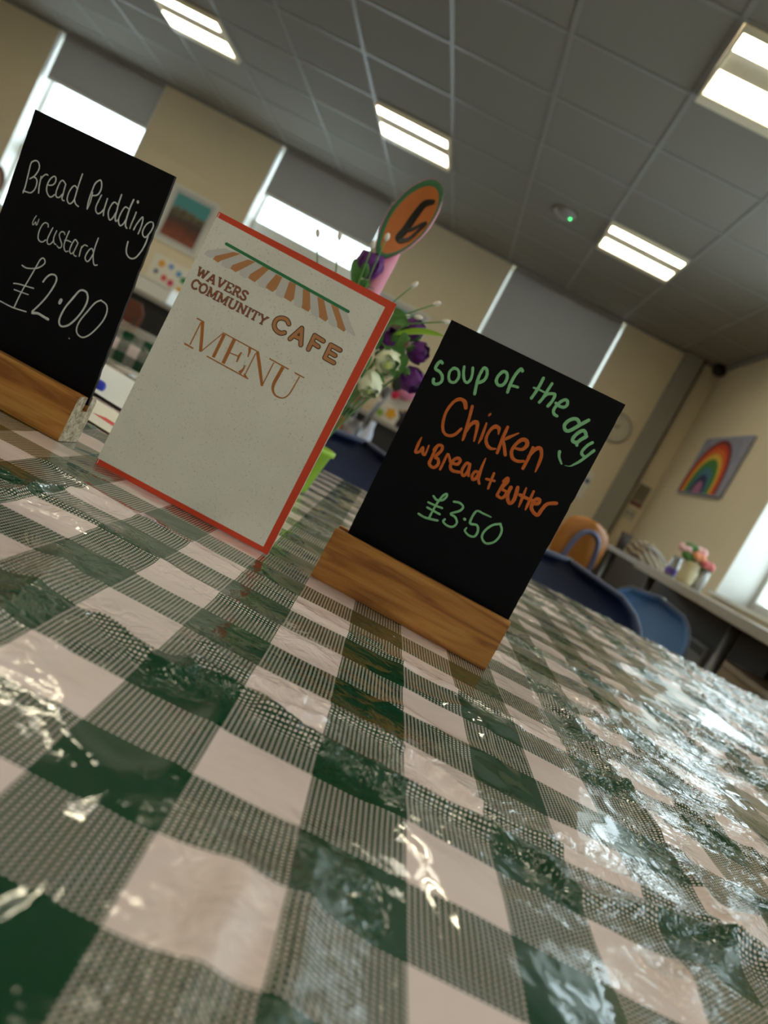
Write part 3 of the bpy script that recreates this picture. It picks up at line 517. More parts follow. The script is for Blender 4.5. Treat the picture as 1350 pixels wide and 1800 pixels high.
def cloth_height(X, Y):
    H = fbm(X*9, Y*9, 11, 3)*.0011+.0012
    r = np.abs(fbm(X*14+5, Y*11, 31, 3)); H += .0016*np.clip(.25-r, 0, 1)/.25*np.clip(fbm(X*4, Y*4, 77, 1)+.3, 0, 1)
    mask = np.clip(fbm(X*5+9, Y*5, 50, 2)*1.3+.15+np.clip((X-.16)*2.2, -.4, .8), 0, 1)
    wx, wy = X+.02*vnoise(X*18, Y*18, 3), Y+.02*vnoise(X*18+40, Y*18, 4)
    c = np.abs(fbm(wx*34+wy*9, wy*26, 91, 3)); H += (.0016+.0016*np.clip((X-.1)*3, 0, 1))*np.clip(.32-c, 0, 1)/.32*mask
    for pts, h, w in CREASES:
        P = spline(pts, 4)
        d = np.full(X.shape, 9.)
        for p, q in zip(P, P[1:]):
            v = q-p; L = v@v+1e-12
            t = np.clip(((X-p[0])*v[0]+(Y-p[1])*v[1])/L, 0, 1)
            d = np.minimum(d, np.hypot(X-p[0]-t*v[0], Y-p[1]-t*v[1]))
        H += 1.35*h*np.exp(-np.abs(d/(w*1.25))**1.5)*(1+.35*vnoise(X*60, Y*60, 5))
        mask = np.maximum(mask, np.exp(-(d/.017)**2)*1.35)
    mask = mask*(1+.4*np.clip((X-.28)*2.5, 0, 1))
    # flat where things stand
    flat = np.exp(-np.clip(np.abs(Y-.60)-.035, 0, 9)**2/.0009)*(X < .14)*(X > -.7)
    flat = np.maximum(flat, np.exp(-np.clip(np.hypot(X+.175, Y-1.0)-.035, 0, 9)**2/.0009))
    H = H*(1-flat)+.0007*flat; mask = mask*(1-.85*np.exp(-np.clip(np.abs(Y-.58)-.06, 0, 9)**2/.003)*(X < .14)*(X > -.7))
    return H, mask
def cloth(name, origin, th, x_ax, n_ax, label, drape, base, uvrot, uvoff, heightf=None):
    """sheet lying on the table and hanging over its edges by `drape`"""
    A = np.concatenate([[x_ax[0]-drape*k for k in (1, .66, .33)], [x_ax[0]-.004], x_ax, [x_ax[-1]+.004], [x_ax[-1]+drape*k for k in (.33, .66, 1)]])
    B = np.concatenate([[n_ax[0]-drape*k for k in (1, .66, .33)], [n_ax[0]-.004], n_ax, [n_ax[-1]+.004], [n_ax[-1]+drape*k for k in (.33, .66, 1)]])
    AA, BB = np.meshgrid(A, B, indexing='ij')
    ca = np.clip(AA, x_ax[0]-.004, x_ax[-1]+.004); cb = np.clip(BB, n_ax[0]-.004, n_ax[-1]+.004)
    ea = AA-ca; eb = BB-cb; drop = np.maximum(np.abs(ea), np.abs(eb))
    wob = .012*np.sin((AA+BB)*22)*(drop/drape)
    la = ca+np.sign(ea)*(wob+.015*drop/drape); lb = cb+np.sign(eb)*(wob+.015*drop/drape)
    X = la*cos(th)-lb*sin(th)+origin[0]; Y = la*sin(th)+lb*cos(th)+origin[1]
    Z = np.full(X.shape, base)
    att = np.full(X.shape, .25)
    if heightf is not None:
        H, att = heightf(X, Y); Z = Z+H*(drop <= 0)
    else: Z = Z+(.001*fbm(X*9, Y*9, 5, 3)+.001)*(drop <= 0)
    Z = Z-drop
    UX = (AA*cos(th)-BB*sin(th)+origin[0]); UY = (AA*sin(th)+BB*cos(th)+origin[1])
    u = ((UX-uvoff[0])*cos(uvrot)+(UY-uvoff[1])*sin(uvrot))/CK; v = (-(UX-uvoff[0])*sin(uvrot)+(UY-uvoff[1])*cos(uvrot))/CK
    na, nb = AA.shape
    co = np.stack([X, Y, Z], -1).reshape(-1, 3)
    idx = np.arange(na*nb).reshape(na, nb)
    F = np.stack([idx[:-1, :-1], idx[1:, :-1], idx[1:, 1:], idx[:-1, 1:]], -1).reshape(-1, 4)
    me = bpy.data.meshes.new(name); me.vertices.add(len(co)); me.vertices.foreach_set('co', co.ravel().astype(np.float32))
    me.loops.add(F.size); me.loops.foreach_set('vertex_index', F.ravel().astype(np.int32))
    me.polygons.add(len(F)); me.polygons.foreach_set('loop_start', np.arange(0, F.size, 4, dtype=np.int32)); me.polygons.foreach_set('loop_total', np.full(len(F), 4, dtype=np.int32))
    me.update(calc_edges=True)
    uvl = me.uv_layers.new(name='UVMap'); uvs = np.stack([u.ravel(), v.ravel()], -1)[F.ravel()]; uvl.data.foreach_set('uv', uvs.ravel().astype(np.float32))
    a = me.attributes.new('crinkle', 'FLOAT', 'POINT'); a.data.foreach_set('value', att.ravel().astype(np.float32))
    me.materials.append(M['gingham']); me.shade_smooth()
    o = bpy.data.objects.new(name, me); S.collection.objects.link(o)
    tag(o, label, 'tablecloth'); return o
xa = axis([(x_lo, .04), (-.75, .008), (-.36, .0026), (.42, .0036), (.9, .008), (x_hi, .008)])
na_ = axis([(n_lo, .05), (.06, .0026), (.60, .0045), (1.0, .006), (farN, .006)])
cloth('tablecloth', (0, 0), TH, xa, na_, 'shiny creased green and white gingham plastic cloth filling the foreground', .22, .7495, PH, (.052, .290-CK), cloth_height)

# ------------------------------------------------------------------ chalkboards
def block(name_parent, x0, x1, y0, y1, h, gy, z0=.7505):
    """wooden stand bar: rounded profile in (y,z) with a slot for the board"""
    g0, g1 = gy
    r = .003
    prof = [(y0+.0005, z0), (y0, z0+.002), (y0+.0005, z0+h-r), (y0+r, z0+h), (g0, z0+h), (g0, z0+h-.012), (g1, z0+h-.012), (g1, z0+h), (y1-r, z0+h), (y1, z0+h-r), (y1, z0)]
    mb = MB(); n = len(prof)
    def rings(x): return [(x, a, b) for a, b in prof]
    N = 9; V = []
    for k in range(N): V += rings(x0+(x1-x0)*k/(N-1))
    F = []
    for k in range(N-1):
        for i in range(n): F.append((k*n+i, k*n+(i+1) % n, (k+1)*n+(i+1) % n, (k+1)*n+i))
    mb.add(V, F, 0); mb.add(rings(x0), [tuple(range(n))], 1); mb.add(rings(x1), [tuple(range(n))], 1)
    return mb.build('wooden_base', [M['pine'], M['endgrain']], name_parent)
def board(parent, key, extra, seed, depth=.003):
    random.seed(seed)
    o, ex, up, nf, w, h = plane_frame(FR[key]); 
    fr = lambda u, v, t: tuple(o+ex*u+up*v+nf*t-Vector(parent.location))
    P = [(-w/2, -.008), (w/2, -.008)]
    n = 34
    P += [(w/2+random.uniform(-.0005, .0002)*(random.random() < .5), -.004+(h+.004)*k/n) for k in range(n)]
    P += [(w/2, h), (-w/2, h)]
    P += [(-w/2+random.uniform(-.0002, .0003)*(random.random() < .4), h-(h+.004)*k/n) for k in range(1, n)]
    mb = MB(); m = len(P)
    V = [fr(a, b, 0) for a, b in P]+[fr(a, b, -depth) for a, b in P]
    mb.add(V, [tuple(range(m)), tuple(range(2*m-1, m-1, -1))], 0)
    mb.add(V, [(i, (i+1) % m, m+(i+1) % m, m+i) for i in range(m)], 1)
    mb.build('chalk_panel', [M['chalkboard'], M['mdf']], parent)
    return fr
def writing(parent, fr, data, m, label, rough=.08, h=.0004, name='handwriting'):
    mb = MB(); random.seed(5)
    for w, pts in data:
        ribbon(mb, [(a/1000, b/1000) for a, b in pts], [q/1000 for q in w] if isinstance(w, list) else w/1000, fr, h=h, rough=rough)
    o = mb.build(name, m, parent, smooth=True); o['label'] = label; return o
soup = empty('chalkboard_sign', (.021, .609, .7505), 0, 'black chalkboard reading soup of the day on a pine base, right of the menu', 'sign', 'small chalkboard price signs')
b = block(soup, -.0548-.021, .0965-.021, .594-.609, .626-.609, .0415, (.6045-.609-.0012, .6175-.609), 0)
fr = board(soup, 'b2', 0, 3)
writing(soup, fr, D_soup_of, M['pgreen'], 'green handwriting, soup of the day')
writing(soup, fr, D_chicken, M['porange'], 'orange handwriting, Chicken')
writing(soup, fr, D_bread_butter, M['porange'], 'orange handwriting, w Bread + Butter')
writing(soup, fr, D_three_fifty, M['pgreen'], 'green handwriting, price 3.50 in pounds')
pud = empty('chalkboard_sign', (-.34, .60, .7505), 0, 'black chalkboard reading bread pudding with custard on a pine base, left of the menu', 'sign', 'small chalkboard price signs')
block(pud, -.415+.34, -.2738+.34, .582-.60, .6135-.60, .0385, (.5965-.60, .6045-.60), 0)
fr = board(pud, 'b1', 0, 9)
writing(pud, fr, D_bread_pudding, M['chalk'], 'white handwriting, Bread Pudding')
writing(pud, fr, D_custard, M['chalk'], 'white handwriting, w Custard')
writing(pud, fr, D_two_pounds, M['chalk'], 'white handwriting, price 2.00 in pounds')

# ------------------------------------------------------------------ menu booklet
menu = empty('menu_booklet', (-.164, .58, .7505), 0, 'standing cream menu booklet with an orange red border between the two chalkboards', 'menu')
o_, ex, up, nf, w, h = plane_frame(FR['menu'])
mfr = lambda u, v, t: tuple(o_+ex*u+up*v+nf*t-Vector(menu.location))
MB().prism([(-w/2, .0004), (w/2, .0004), (w/2, h), (-w/2, h)], 0, -.0005, mfr).build('front_cover', M['red'], menu)
mb = MB()
mb.add([mfr(a/1000, b_/1000, .00012) for a, b_ in D_panel], [(0, 1, 2, 3)]); mb.build('cover_print', M['card'], menu)
# back leaf and inner pages, hinged on the left edge
def leaf(name, ang, wd, t, m, ins):
    hx = ex*cos(ang)-nf*sin(ang); nn = hx.cross(up); hin = o_-ex*(w/2)
    f = lambda u, v, q: tuple(hin+hx*u+up*v+nn*q-Vector(menu.location))
    MB().prism([(ins, .0004+ins), (wd, .0004+ins), (wd, h-ins), (ins, h-ins)], -t/2, t/2, f).build(name, m, menu)
leaf('inner_page', radians(7), w-.001, .0003, M['paper'], .001)
leaf('inner_page', radians(9.5), w-.0015, .0003, M['paper'], .0012)
leaf('back_cover', radians(13), w, .0005, M['paper'], .0008)
M['cpale'] = mat('print_pale', (206, 202, 196), .6, var=.02)
M['ctan'] = mat('print_tan', (190, 130, 82), .6, var=.05)
M['cgreen'] = mat('print_green', (38, 122, 74), .6, var=.05)
M['cbrown'] = mat('print_brown', (150, 86, 58), .6, var=.05)
M['cdark'] = mat('print_dark', (84, 46, 28), .6, var=.05)
M['cmenu'] = mat('print_copper', (176, 106, 46), .6, var=.12, scale=200)
def poly_print(name, polys, m, lift):
    mb = MB()
    for p in polys:
        P = [np.array(q) for q in p]
        # round the far end of each stripe a little
        mb.add([mfr(a/1000, b_/1000, lift) for a, b_ in P], [tuple(range(len(P)))])
    return mb.build(name, m, menu)
poly_print('awning_stripe', D_pale, M['cpale'], .00022)
for p in D_stripes: poly_print('awning_stripe', [p], M['ctan'], .00030)
def print_strokes(name, data, m, lift, smooth=True, cap=True):
    mb = MB()
    for k, (w_, pts) in enumerate(data):
        sm = smooth and len(pts) > 3
        ribbon(mb, [(a/1000, b_/1000) for a, b_ in pts], [q/1000 for q in w_] if isinstance(w_, list) else w_/1000, mfr, h=.00001, lift=lift-.0001+k*1e-6, smooth=sm, cap=cap)
    return mb.build(name, m, menu)
print_strokes('awning_bar', D_awning_bar, M['cgreen'], .0004)
print_strokes('cafe_lettering', D_cafe_line, M['cdark'], .00022)
print_strokes('cafe_lettering', D_cafe_fill, M['ctan'], .0003)
print_strokes('menu_lettering', D_menu_word, M['cmenu'], .00025, cap=False)
# slab-serif capitals, one unit high: strokes and serifs
def arc(cx_, cy_, rx, ry, a0, a1, n=14):
    return [(cx_+rx*cos(radians(a0+(a1-a0)*k/n)), cy_+ry*sin(radians(a0+(a1-a0)*k/n))) for k in range(n+1)]
GL = {
 'W': (1.35, [[(.17, .95), (.42, .06)], [(.42, .06), (.68, .9)], [(.68, .9), (.92, .06)], [(.92, .06), (1.2, .95)]], [(.0, .95, .36), (1.0, .95, 1.36)]),
 'A': (1.12, [[(.18, .05), (.55, .95)], [(.55, .95), (.94, .05)], [(.32, .34), (.78, .34)]], [(.02, .05, .38), (.72, .05, 1.1)]),
 'V': (1.08, [[(.18, .95), (.54, .06)], [(.54, .06), (.9, .95)]], [(.02, .95, .38), (.7, .95, 1.06)]),
 'E': (.92, [[(.24, .05), (.24, .95)], [(.24, .5), (.6, .5)], [(.82, .95), (.82, .7)], [(.84, .05), (.84, .3)], [(.6, .62), (.6, .38)]], [(.04, .95, .84), (.04, .05, .86)]),
 'R': (1.0, [[(.24, .05), (.24, .95)], [(.24, .93), (.55, .93)]+arc(.55, .7, .22, .23, 80, -90, 8)+[(.24, .47)], [(.55, .46), (.74, .2), (.84, .06)]], [(.04, .95, .4), (.04, .05, .46), (.74, .05, 1.0)]),
 'S': (.8, [[(.66, .74), (.6, .9), (.4, .95), (.16, .86), (.14, .68), (.32, .55), (.52, .46), (.68, .32), (.64, .12), (.4, .05), (.18, .12), (.12, .28)], [(.68, .96), (.68, .72)], [(.1, .05), (.1, .3)]], []),
 'C': (.92, [arc(.5, .5, .38, .45, 35, 325, 18), [(.86, .95), (.86, .68)]], []),
 'O': (.98, [arc(.5, .5, .38, .45, 0, 360, 22)], []),
 'M': (1.28, [[(.22, .05), (.24, .95)], [(.24, .95), (.64, .1)], [(.64, .1), (1.02, .95)], [(1.02, .95), (1.06, .05)]], [(.02, .95, .3), (.98, .95, 1.26), (.02, .05, .42), (.86, .05, 1.26)]),
 'U': (1.08, [[(.22, .95), (.22, .34), (.3, .12), (.54, .05), (.78, .12), (.86, .34), (.86, .95)]], [(.02, .95, .42), (.68, .95, 1.06)]),
 'N': (1.12, [[(.24, .05), (.24, .95)], [(.24, .95), (.88, .08)], [(.88, .05), (.88, .95)]], [(.04, .95, .3), (.7, .95, 1.08), (.04, .05, .44)]),
 'I': (.5, [[(.25, .05), (.25, .95)]], [(.05, .95, .45), (.05, .05, .45)]),
 'T': (.95, [[(.48, .05), (.48, .95)], [(.08, .95), (.08, .68)], [(.88, .95), (.88, .68)]], [(.06, .95, .9), (.28, .05, .68)]),
 'Y': (1.05, [[(.17, .95), (.52, .48)], [(.52, .48), (.88, .95)], [(.52, .48), (.52, .05)]], [(.02, .95, .36), (.7, .95, 1.04), (.32, .05, .72)]),
}
def slab_text(txt, u0, u1, v0, cap):
    tot = sum(GL[c][0] for c in txt); sx = (u1-u0)/tot; st = []; x = u0
    for c in txt:
        adv, strokes, serifs = GL[c]
        for s_ in strokes: st.append((.19, [(x+a*sx, v0+b_*cap) for a, b_ in s_]))
        for a, y_, b_ in serifs: st.append((.10, [(x+a*sx, v0+y_*cap), (x+b_*sx, v0+y_*cap)]))
        x += adv*sx
    for m_, extra, lf in ((M['cdark'], .03, .00022), (M['cbrown'], -.06, .0003)):
        mb = MB()
        for k, (w_, pts) in enumerate(st):
            ribbon(mb, [(a/1000, b_/1000) for a, b_ in pts], max(.03, w_+extra)*cap/1000, mfr, h=.00001, lift=lf-.0001+k*1e-6, smooth=len(pts) > 4, cap=False)
        mb.build('heading_lettering', m_, menu)
slab_text('WAVERS', -69.6, -27.0, 160.6, 7.3)
slab_text('COMMUNITY', -69.2, -5.2, 151.1, 7.3)

# ------------------------------------------------------------------ flower pot, spoon, flowers
PC = Vector((-.172, 1.0, .7515))
pot = empty('flower_pot', PC, 0, 'lime green plastic pot of flowers behind the menu booklet', 'flower pot')
MB().lathe([(0, .0), (.021, 0), (.024, .004), (.032, .056), (.036, .058), (.036, .064), (.033, .065), (.031, .058), (.028, .045), (0, .045)]).build('pot', M['lime'], pot, smooth=True)
MB().lathe([(0, .05), (.029, .05), (.029, .046), (0, .046)]).build('filler', mat('pot_foam', (70, 80, 50), .9, scale=200, var=.4), pot)
sp = empty('wooden_spoon', (-.1915, 1.0, 1.118), radians(-24), 'painted wooden spoon table marker, orange bowl numbered 6, pink handle', 'spoon')
A_, B_ = .031, .0545; TL = radians(14)
def spoon_pt(u, v, off=0):
    """u,v in metres on the bowl oval, concave towards the viewer"""
    r2 = min(1.0, (u/A_)**2+(v/B_)**2)
    x = u*cos(TL)+v*sin(TL); z = -u*sin(TL)+v*cos(TL)
    return (x, .011*(1-r2)-off+.0, z)
def bowl_shape(t, r):
    a = 2*pi*t; return (A_*r*cos(a)*(1-.16*max(0, -sin(a))**2), B_*r*sin(a)*(1.0+.10*max(0, -sin(a))**3))
mb = MB(); n = 40; R = [0, .25, .5, .7, .82, .87]
mb = MB(); V = [spoon_pt(0, 0)]; F = []
for r in R[1:]:
    for k in range(n): V.append(spoon_pt(*bowl_shape(k/n, r)))
for k in range(n): F.append((0, 1+k, 1+(k+1) % n))
for q in range(len(R)-2):
    for k in range(n): F.append((1+q*n+k, 1+(q+1)*n+k, 1+(q+1)*n+(k+1) % n, 1+q*n+(k+1) % n))
mb.add(V, F); mb.build('bowl_paint', mat('spoon_orange', (206, 118, 56), .5, var=.12, scale=60), sp, smooth=True)
mb = MB(); V = []; F = []
for r, off in ((.87, 0), (1.0, .0005), (1.03, -.0006)):
    for k in range(n): V.append(spoon_pt(*bowl_shape(k/n, r), off))
for q in range(2):
    for k in range(n): F.append((q*n+k, (q+1)*n+k, (q+1)*n+(k+1) % n, q*n+(k+1) % n))
mb.add(V, F); mb.build('rim', mat('spoon_green', (64, 122, 84), .5), sp, smooth=True)
mb = MB(); V = []; F = []
for q, (r, d) in enumerate(((1.03, -.001), (.96, .006), (.8, .0125), (.5, .016), (0.02, .0175))):
    for k in range(n):
        u, v = bowl_shape(k/n, r); p = spoon_pt(u, v); V.append((p[0], d, p[2]))
for q in range(4):
    for k in range(n): F.append((q*n+k, (q+1)*n+k, (q+1)*n+(k+1) % n, q*n+(k+1) % n))
mb.add(V, F)
M['pink'] = mat('spoon_pink', (232, 150, 176), .5, var=.05)
mb.tube([(-.010, .0165, -.040), (-.010, .0145, -.056), (-.006, .009, -.074), (0, .003, -.10), (.004, 0, -.15), (.010, 0, -.30)], [.010, .012, .0115, .0095, .0085, .008], 14)
mb.build('handle', M['pink'], sp, smooth=True)
mb = MB()
six = [(a*1.2/1000-.002, c/1000) for a, c in D_six]
def six_fr(u, v, w_):
    # D_six is given in the upright plane: undo the tilt of the bowl first
    uu = u*cos(TL)-v*sin(TL); vv = u*sin(TL)+v*cos(TL)
    return spoon_pt(uu, vv, w_)
ribbon(mb, six[:6], [.006, .009, .0105, .011, .011, .008], six_fr, h=.0004, base=.0006)
ribbon(mb, six[5:], [.008, .007, .0055, .006, .006, .005], six_fr, h=.0004, base=.0008)
o = mb.build('numeral', M['black'], sp, smooth=True); o['label'] = 'black painted numeral 6'
for ch in sp.children: pass

def petal(w, h, cup, n=6, m=5):
    V = []; F = []
    for i in range(m+1):
        v = i/m
        wid = w*(sin(pi*min(1, .12+v*.80)))**.7
        for j in range(n+1):
            u = j/n*2-1
            x = u*wid/2; z = h*v; y = -cup*sin(pi*.5*v)*1.0+cup*.9*u*u+ cup*.7*v*v
            V.append((x, y, z))
    for i in range(m):
        for j in range(n): F.append((i*(n+1)+j, i*(n+1)+j+1, (i+1)*(n+1)+j+1, (i+1)*(n+1)+j))
    mb = MB(); mb.add(V, F)
    return mb
random.seed(8)
PM = {}
def rose(pos, r, axis_, m, heart, label, stem_to, nlay=3, leaves=2):
    o = empty('artificial_rose', pos, 0, label, 'flower', 'artificial flowers in the green pot')
    ax = Vector(axis_).normalized(); q = ax.to_track_quat('Z', 'Y')
    if m.name not in PM:
        me = petal(1, 1, .34).build('petal', m, None, smooth=True); PM[m.name] = me.data; bpy.data.objects.remove(me)
    for L in range(nlay):
        k = 5-L; rad = r*(1-.27*L)
        for j in range(k):
            a = 2*pi*(j/k)+L*.7+random.uniform(-.15, .15)
            p = bpy.data.objects.new('petal', PM[m.name]); S.collection.objects.link(p); p.parent = o
            t = Matrix.Rotation(a, 4, 'Z') @ Matrix.Translation((0, -rad*.52, 0)) @ Matrix.Rotation(radians(5-7*L-random.uniform(0, 7)), 4, 'X') @ Matrix.Diagonal((rad*1.7, rad*1.25, r*1.5*(1-.04*L), 1))
            p.matrix_local = q.to_matrix().to_4x4() @ Matrix.Translation((0, 0, -r*.8)) @ t
    hb = MB(); hb.ball((0, 0, 0), r*.46, (1, 1, 1.5)); h_ = hb.build('heart', heart, o, smooth=True); h_.matrix_local = q.to_matrix().to_4x4() @ Matrix.Translation((0, 0, r*.02))
    ob = MB(); ob.ball((0, 0, 0), r*.8, (1, 1, .9)); c = ob.build('flower_base', m, o, smooth=True); c.matrix_local = q.to_matrix().to_4x4() @ Matrix.Translation((0, 0, -r*.18))
    base = Vector(pos)-ax*r*.85
    s0 = base-Vector(pos); s2 = Vector(stem_to)-Vector(pos); mid = s0*.5+s2*.5-ax*r*.8
    P = [(1-t)**2*s0+2*(1-t)*t*mid+t*t*s2 for t in [i/8 for i in range(9)]]
    MB().tube(P, .0013, 8).build('stem', M['stem'], o, smooth=True)
    for k in range(3):   # sepals
        lf = petal(r*.6, r*.95, r*.2).build('sepal', M['green'], o, smooth=True)
        lf.matrix_local = q.to_matrix().to_4x4() @ Matrix.Translation((0, 0, -r*.85)) @ Matrix.Rotation(2*pi*k/3+.4, 4, 'Z') @ Matrix.Translation((0, -r*.6, 0)) @ Matrix.Rotation(radians(22), 4, 'X')
    return o
def leaf_obj(parent, a, b, wd, m, bend=.006, name='leaf'):
    a = Vector(a)-Vector(parent.location); b = Vector(b)-Vector(parent.location); d = b-a; sd_ = d.cross(Vector((0, 1, 0))).normalized(); n_ = 10
    V = []; F = []
    for i in range(n_+1):
        t = i/n_; w_ = wd*sin(pi*(t*.94+.03))**.8*.5; c = a+d*t+Vector((0, -bend, bend))*sin(pi*t)
        V += [c-sd_*w_+Vector((0, -.002, 0)), c+Vector((0, .001, 0)), c+sd_*w_+Vector((0, -.002, 0))]
    for i in range(n_): F += [(3*i, 3*i+1, 3*i+4, 3*i+3), (3*i+1, 3*i+2, 3*i+5, 3*i+4)]
    mb = MB(); mb.add(V, F); return mb.build(name, m, parent, smooth=True)
IN = Vector((-.172, 1.0, .80))
def ip(dx=0, dy=0): return tuple(IN+Vector((dx, dy, 0)))
M['purpled'] = mat('purple_heart', (52, 12, 66), .6, var=.3)
r1 = rose((-.208, .995, 1.045), .0205, (-.12, -.25, 1), M['purple'], M['purpled'], 'purple artificial rose at the top, below the painted spoon bowl', ip(-.008))
leaf_obj(r1, (-.205, .985, 1.002), (-.226, .99, 1.042), .015, M['green']); leaf_obj(r1, (-.203, .978, 1.0), (-.192, .975, 1.022), .012, M['green'])
r2 = rose((-.123, 1.005, 1.002), .0165, (.35, -.3, .9), M['purple'], M['purpled'], 'purple artificial rose at the upper right of the bunch', ip(.006))
leaf_obj(r2, (-.165, .99, .992), (-.128, .985, 1.0), .020, M['stem'])
r3 = rose((-.140, .992, .972), .018, (.2, -.6, .6), M['purple'], M['purpled'], 'purple artificial rose directly above the open cream rose', ip(.004, .004))
r4 = rose((-.103, 1.0, .978), .016, (.8, -.4, .35), M['purple'], M['purpled'], 'purple artificial rose at the right, beside the blade leaf', ip(.008, .003))
leaf_obj(r4, (-.146, .99, .976), (-.083, .985, 1.008), .008, M['lime']); leaf_obj(r4, (-.15, .985, .972), (-.112, .985, .955), .024, M['green'])
r5 = rose((-.094, 1.0, .944), .019, (.7, -.35, -.45), M['purple'], M['purpled'], 'purple artificial rose lowest of the bunch, touching the soup board outline', ip(.01))
leaf_obj(r5, (-.125, .985, .965), (-.112, .98, .935), .026, M['green'])
r6 = rose((-.129, .985, .948), .0205, (.35, -1, -.35), M['cream'], M['creamgreen'], 'open cream artificial rose with green heart in the middle', ip(.002, -.004))
leaf_obj(r6, (-.126, .968, .968), (-.117, .962, .985), .012, M['stem']); leaf_obj(r6, (-.160, .985, .97), (-.148, .98, .955), .016, M['green'])
r7 = rose((-.136, .978, .914), .019, (.35, -.55, -.8), M['cream'], M['creamgreen'], 'cream artificial rosebud hanging lowest beside the menu edge', ip(-.004, -.004))
leaf_obj(r7, (-.150, .975, .945), (-.158, .97, .905), .016, M['green'])
# small silver wire twist under the top rose
hx = [(.004*cos(a*1.0)+(-.191+.203), .004*sin(a), -.052+.0011*a) for a in [i*.5 for i in range(50)]]
wt = empty('wire_coil', (-.203, .99, 1.045), 0, 'silver wire coil twisted round the stem below the top purple rose', 'wire')
MB().tube(hx, .0008, 6).build('coil', mat('silver_wire', (200, 205, 205), .2, metal=1), wt, smooth=True)
def sprig(tip, low, label, bend=0):
    o = empty('bud_sprig', tip, 0, label, 'flower', 'white tipped green sprigs in the pot')
    t = Vector(tip); l = Vector(low)-t; e = Vector(ip(random.uniform(-.012, .012), random.uniform(-.01, .01)))-t
    mid = l*1.4
    P = [Vector((0, 0, 0))]+[l*.5, l]+[l*(1-k)**2+mid*2*(1-k)*k*1.0+e*k*k for k in (.25, .5, .75, 1)]
    MB().tube(P, .0009, 7).build('stem', M['stem'], o, smooth=True)
    d = -l.normalized(); mb = MB(); mb.ball((0, 0, 0), .0036, (.85, .85, 1.5)); bd = mb.build('bud', M['bud'], o, smooth=True)
    bd.rotation_mode = 'QUATERNION'; bd.rotation_quaternion = d.to_track_quat('Z', 'Y')
    return o
sprig((-.280, .98, 1.047), (-.264, .98, 1.015), 'white tipped sprig farthest left, in front of the window')
sprig((-.254, .98, 1.056), (-.236, .98, 1.010), 'white tipped sprig second from left, in front of the window')
sprig((-.209, .965, 1.062), (-.202, .965, 1.0), 'white tipped sprig crossing the top purple rose')
sprig((-.198, .965, 1.078), (-.196, .965, 1.04), 'white tipped sprig overlapping the painted spoon')
sprig((-.144, .98, 1.046), (-.157, .98, 1.017), 'white tipped sprig rising right of the spoon handle')
sprig((-.109, .98, 1.038), (-.142, .98, 1.005), 'white tipped sprig leaning right, long and bare')
sprig((-.120, .97, 1.012), (-.155, .97, .998), 'short white tipped sprig leaning right above the upper purple rose')
sprig((-.089, .98, 1.024), (-.13, .98, 1.0), 'white tipped sprig reaching farthest right to the soup board corner')
sprig((-.139, 1.02, 1.013), (-.152, 1.0, 1.0), 'short white tipped sprig behind the others near the menu corner')

# ------------------------------------------------------------------ papers and marker on the main table
def sheet(name, pts, label, m, z):
    c = Vector((sum(p[0] for p in pts)/len(pts), sum(p[1] for p in pts)/len(pts)))
    o = empty(name, (c.x, c.y, z), 0, label, 'paper')
    MB().prism([(p[0]-c.x, p[1]-c.y) for p in pts], 0, .0008).build('sheet', m, o); return o
sheet('leaflet', [(-.43, .735), (-.285, .70), (-.262, .80), (-.40, .85)], 'cream leaflet with a red printed mark lying left behind the menu', M['paper'], .7535)
lf = bpy.data.objects['leaflet']; mb = MB()
mb.add([(x-lf.location.x, y-lf.location.y, .0010) for x, y in ((-.335, .752), (-.300, .738), (-.296, .752), (-.325, .764))], [(0, 1, 2, 3)])
o = mb.build('printed_mark', mat('print_red', (214, 50, 40), .6), lf); o['label'] = 'red printed mark'
sheet('paper_sheet', [(-.56, .93), (-.33, .86), (-.36, 1.16), (-.60, 1.22)], 'white paper sheet lying on the cloth left behind the menu', mat('white_sheet', (226, 230, 232), .7, var=.02), .7545)
pn = empty('marker_pen', (-.408, .915, .760), radians(-20), 'blue marker pen end lying beside the pudding board', 'pen')
MB().lathe([(0, 0), (.004, .001), (.0065, .004), (.0065, .05)], 16).build('cap', mat('pen_blue', (30, 50, 190), .3), pn, smooth=True).rotation_euler = (0, radians(-90), 0)
MB().lathe([(.0055, .05), (.0055, .13), (0, .13)], 16).build('barrel', M['white'], pn, smooth=True).rotation_euler = (0, radians(-90), 0)

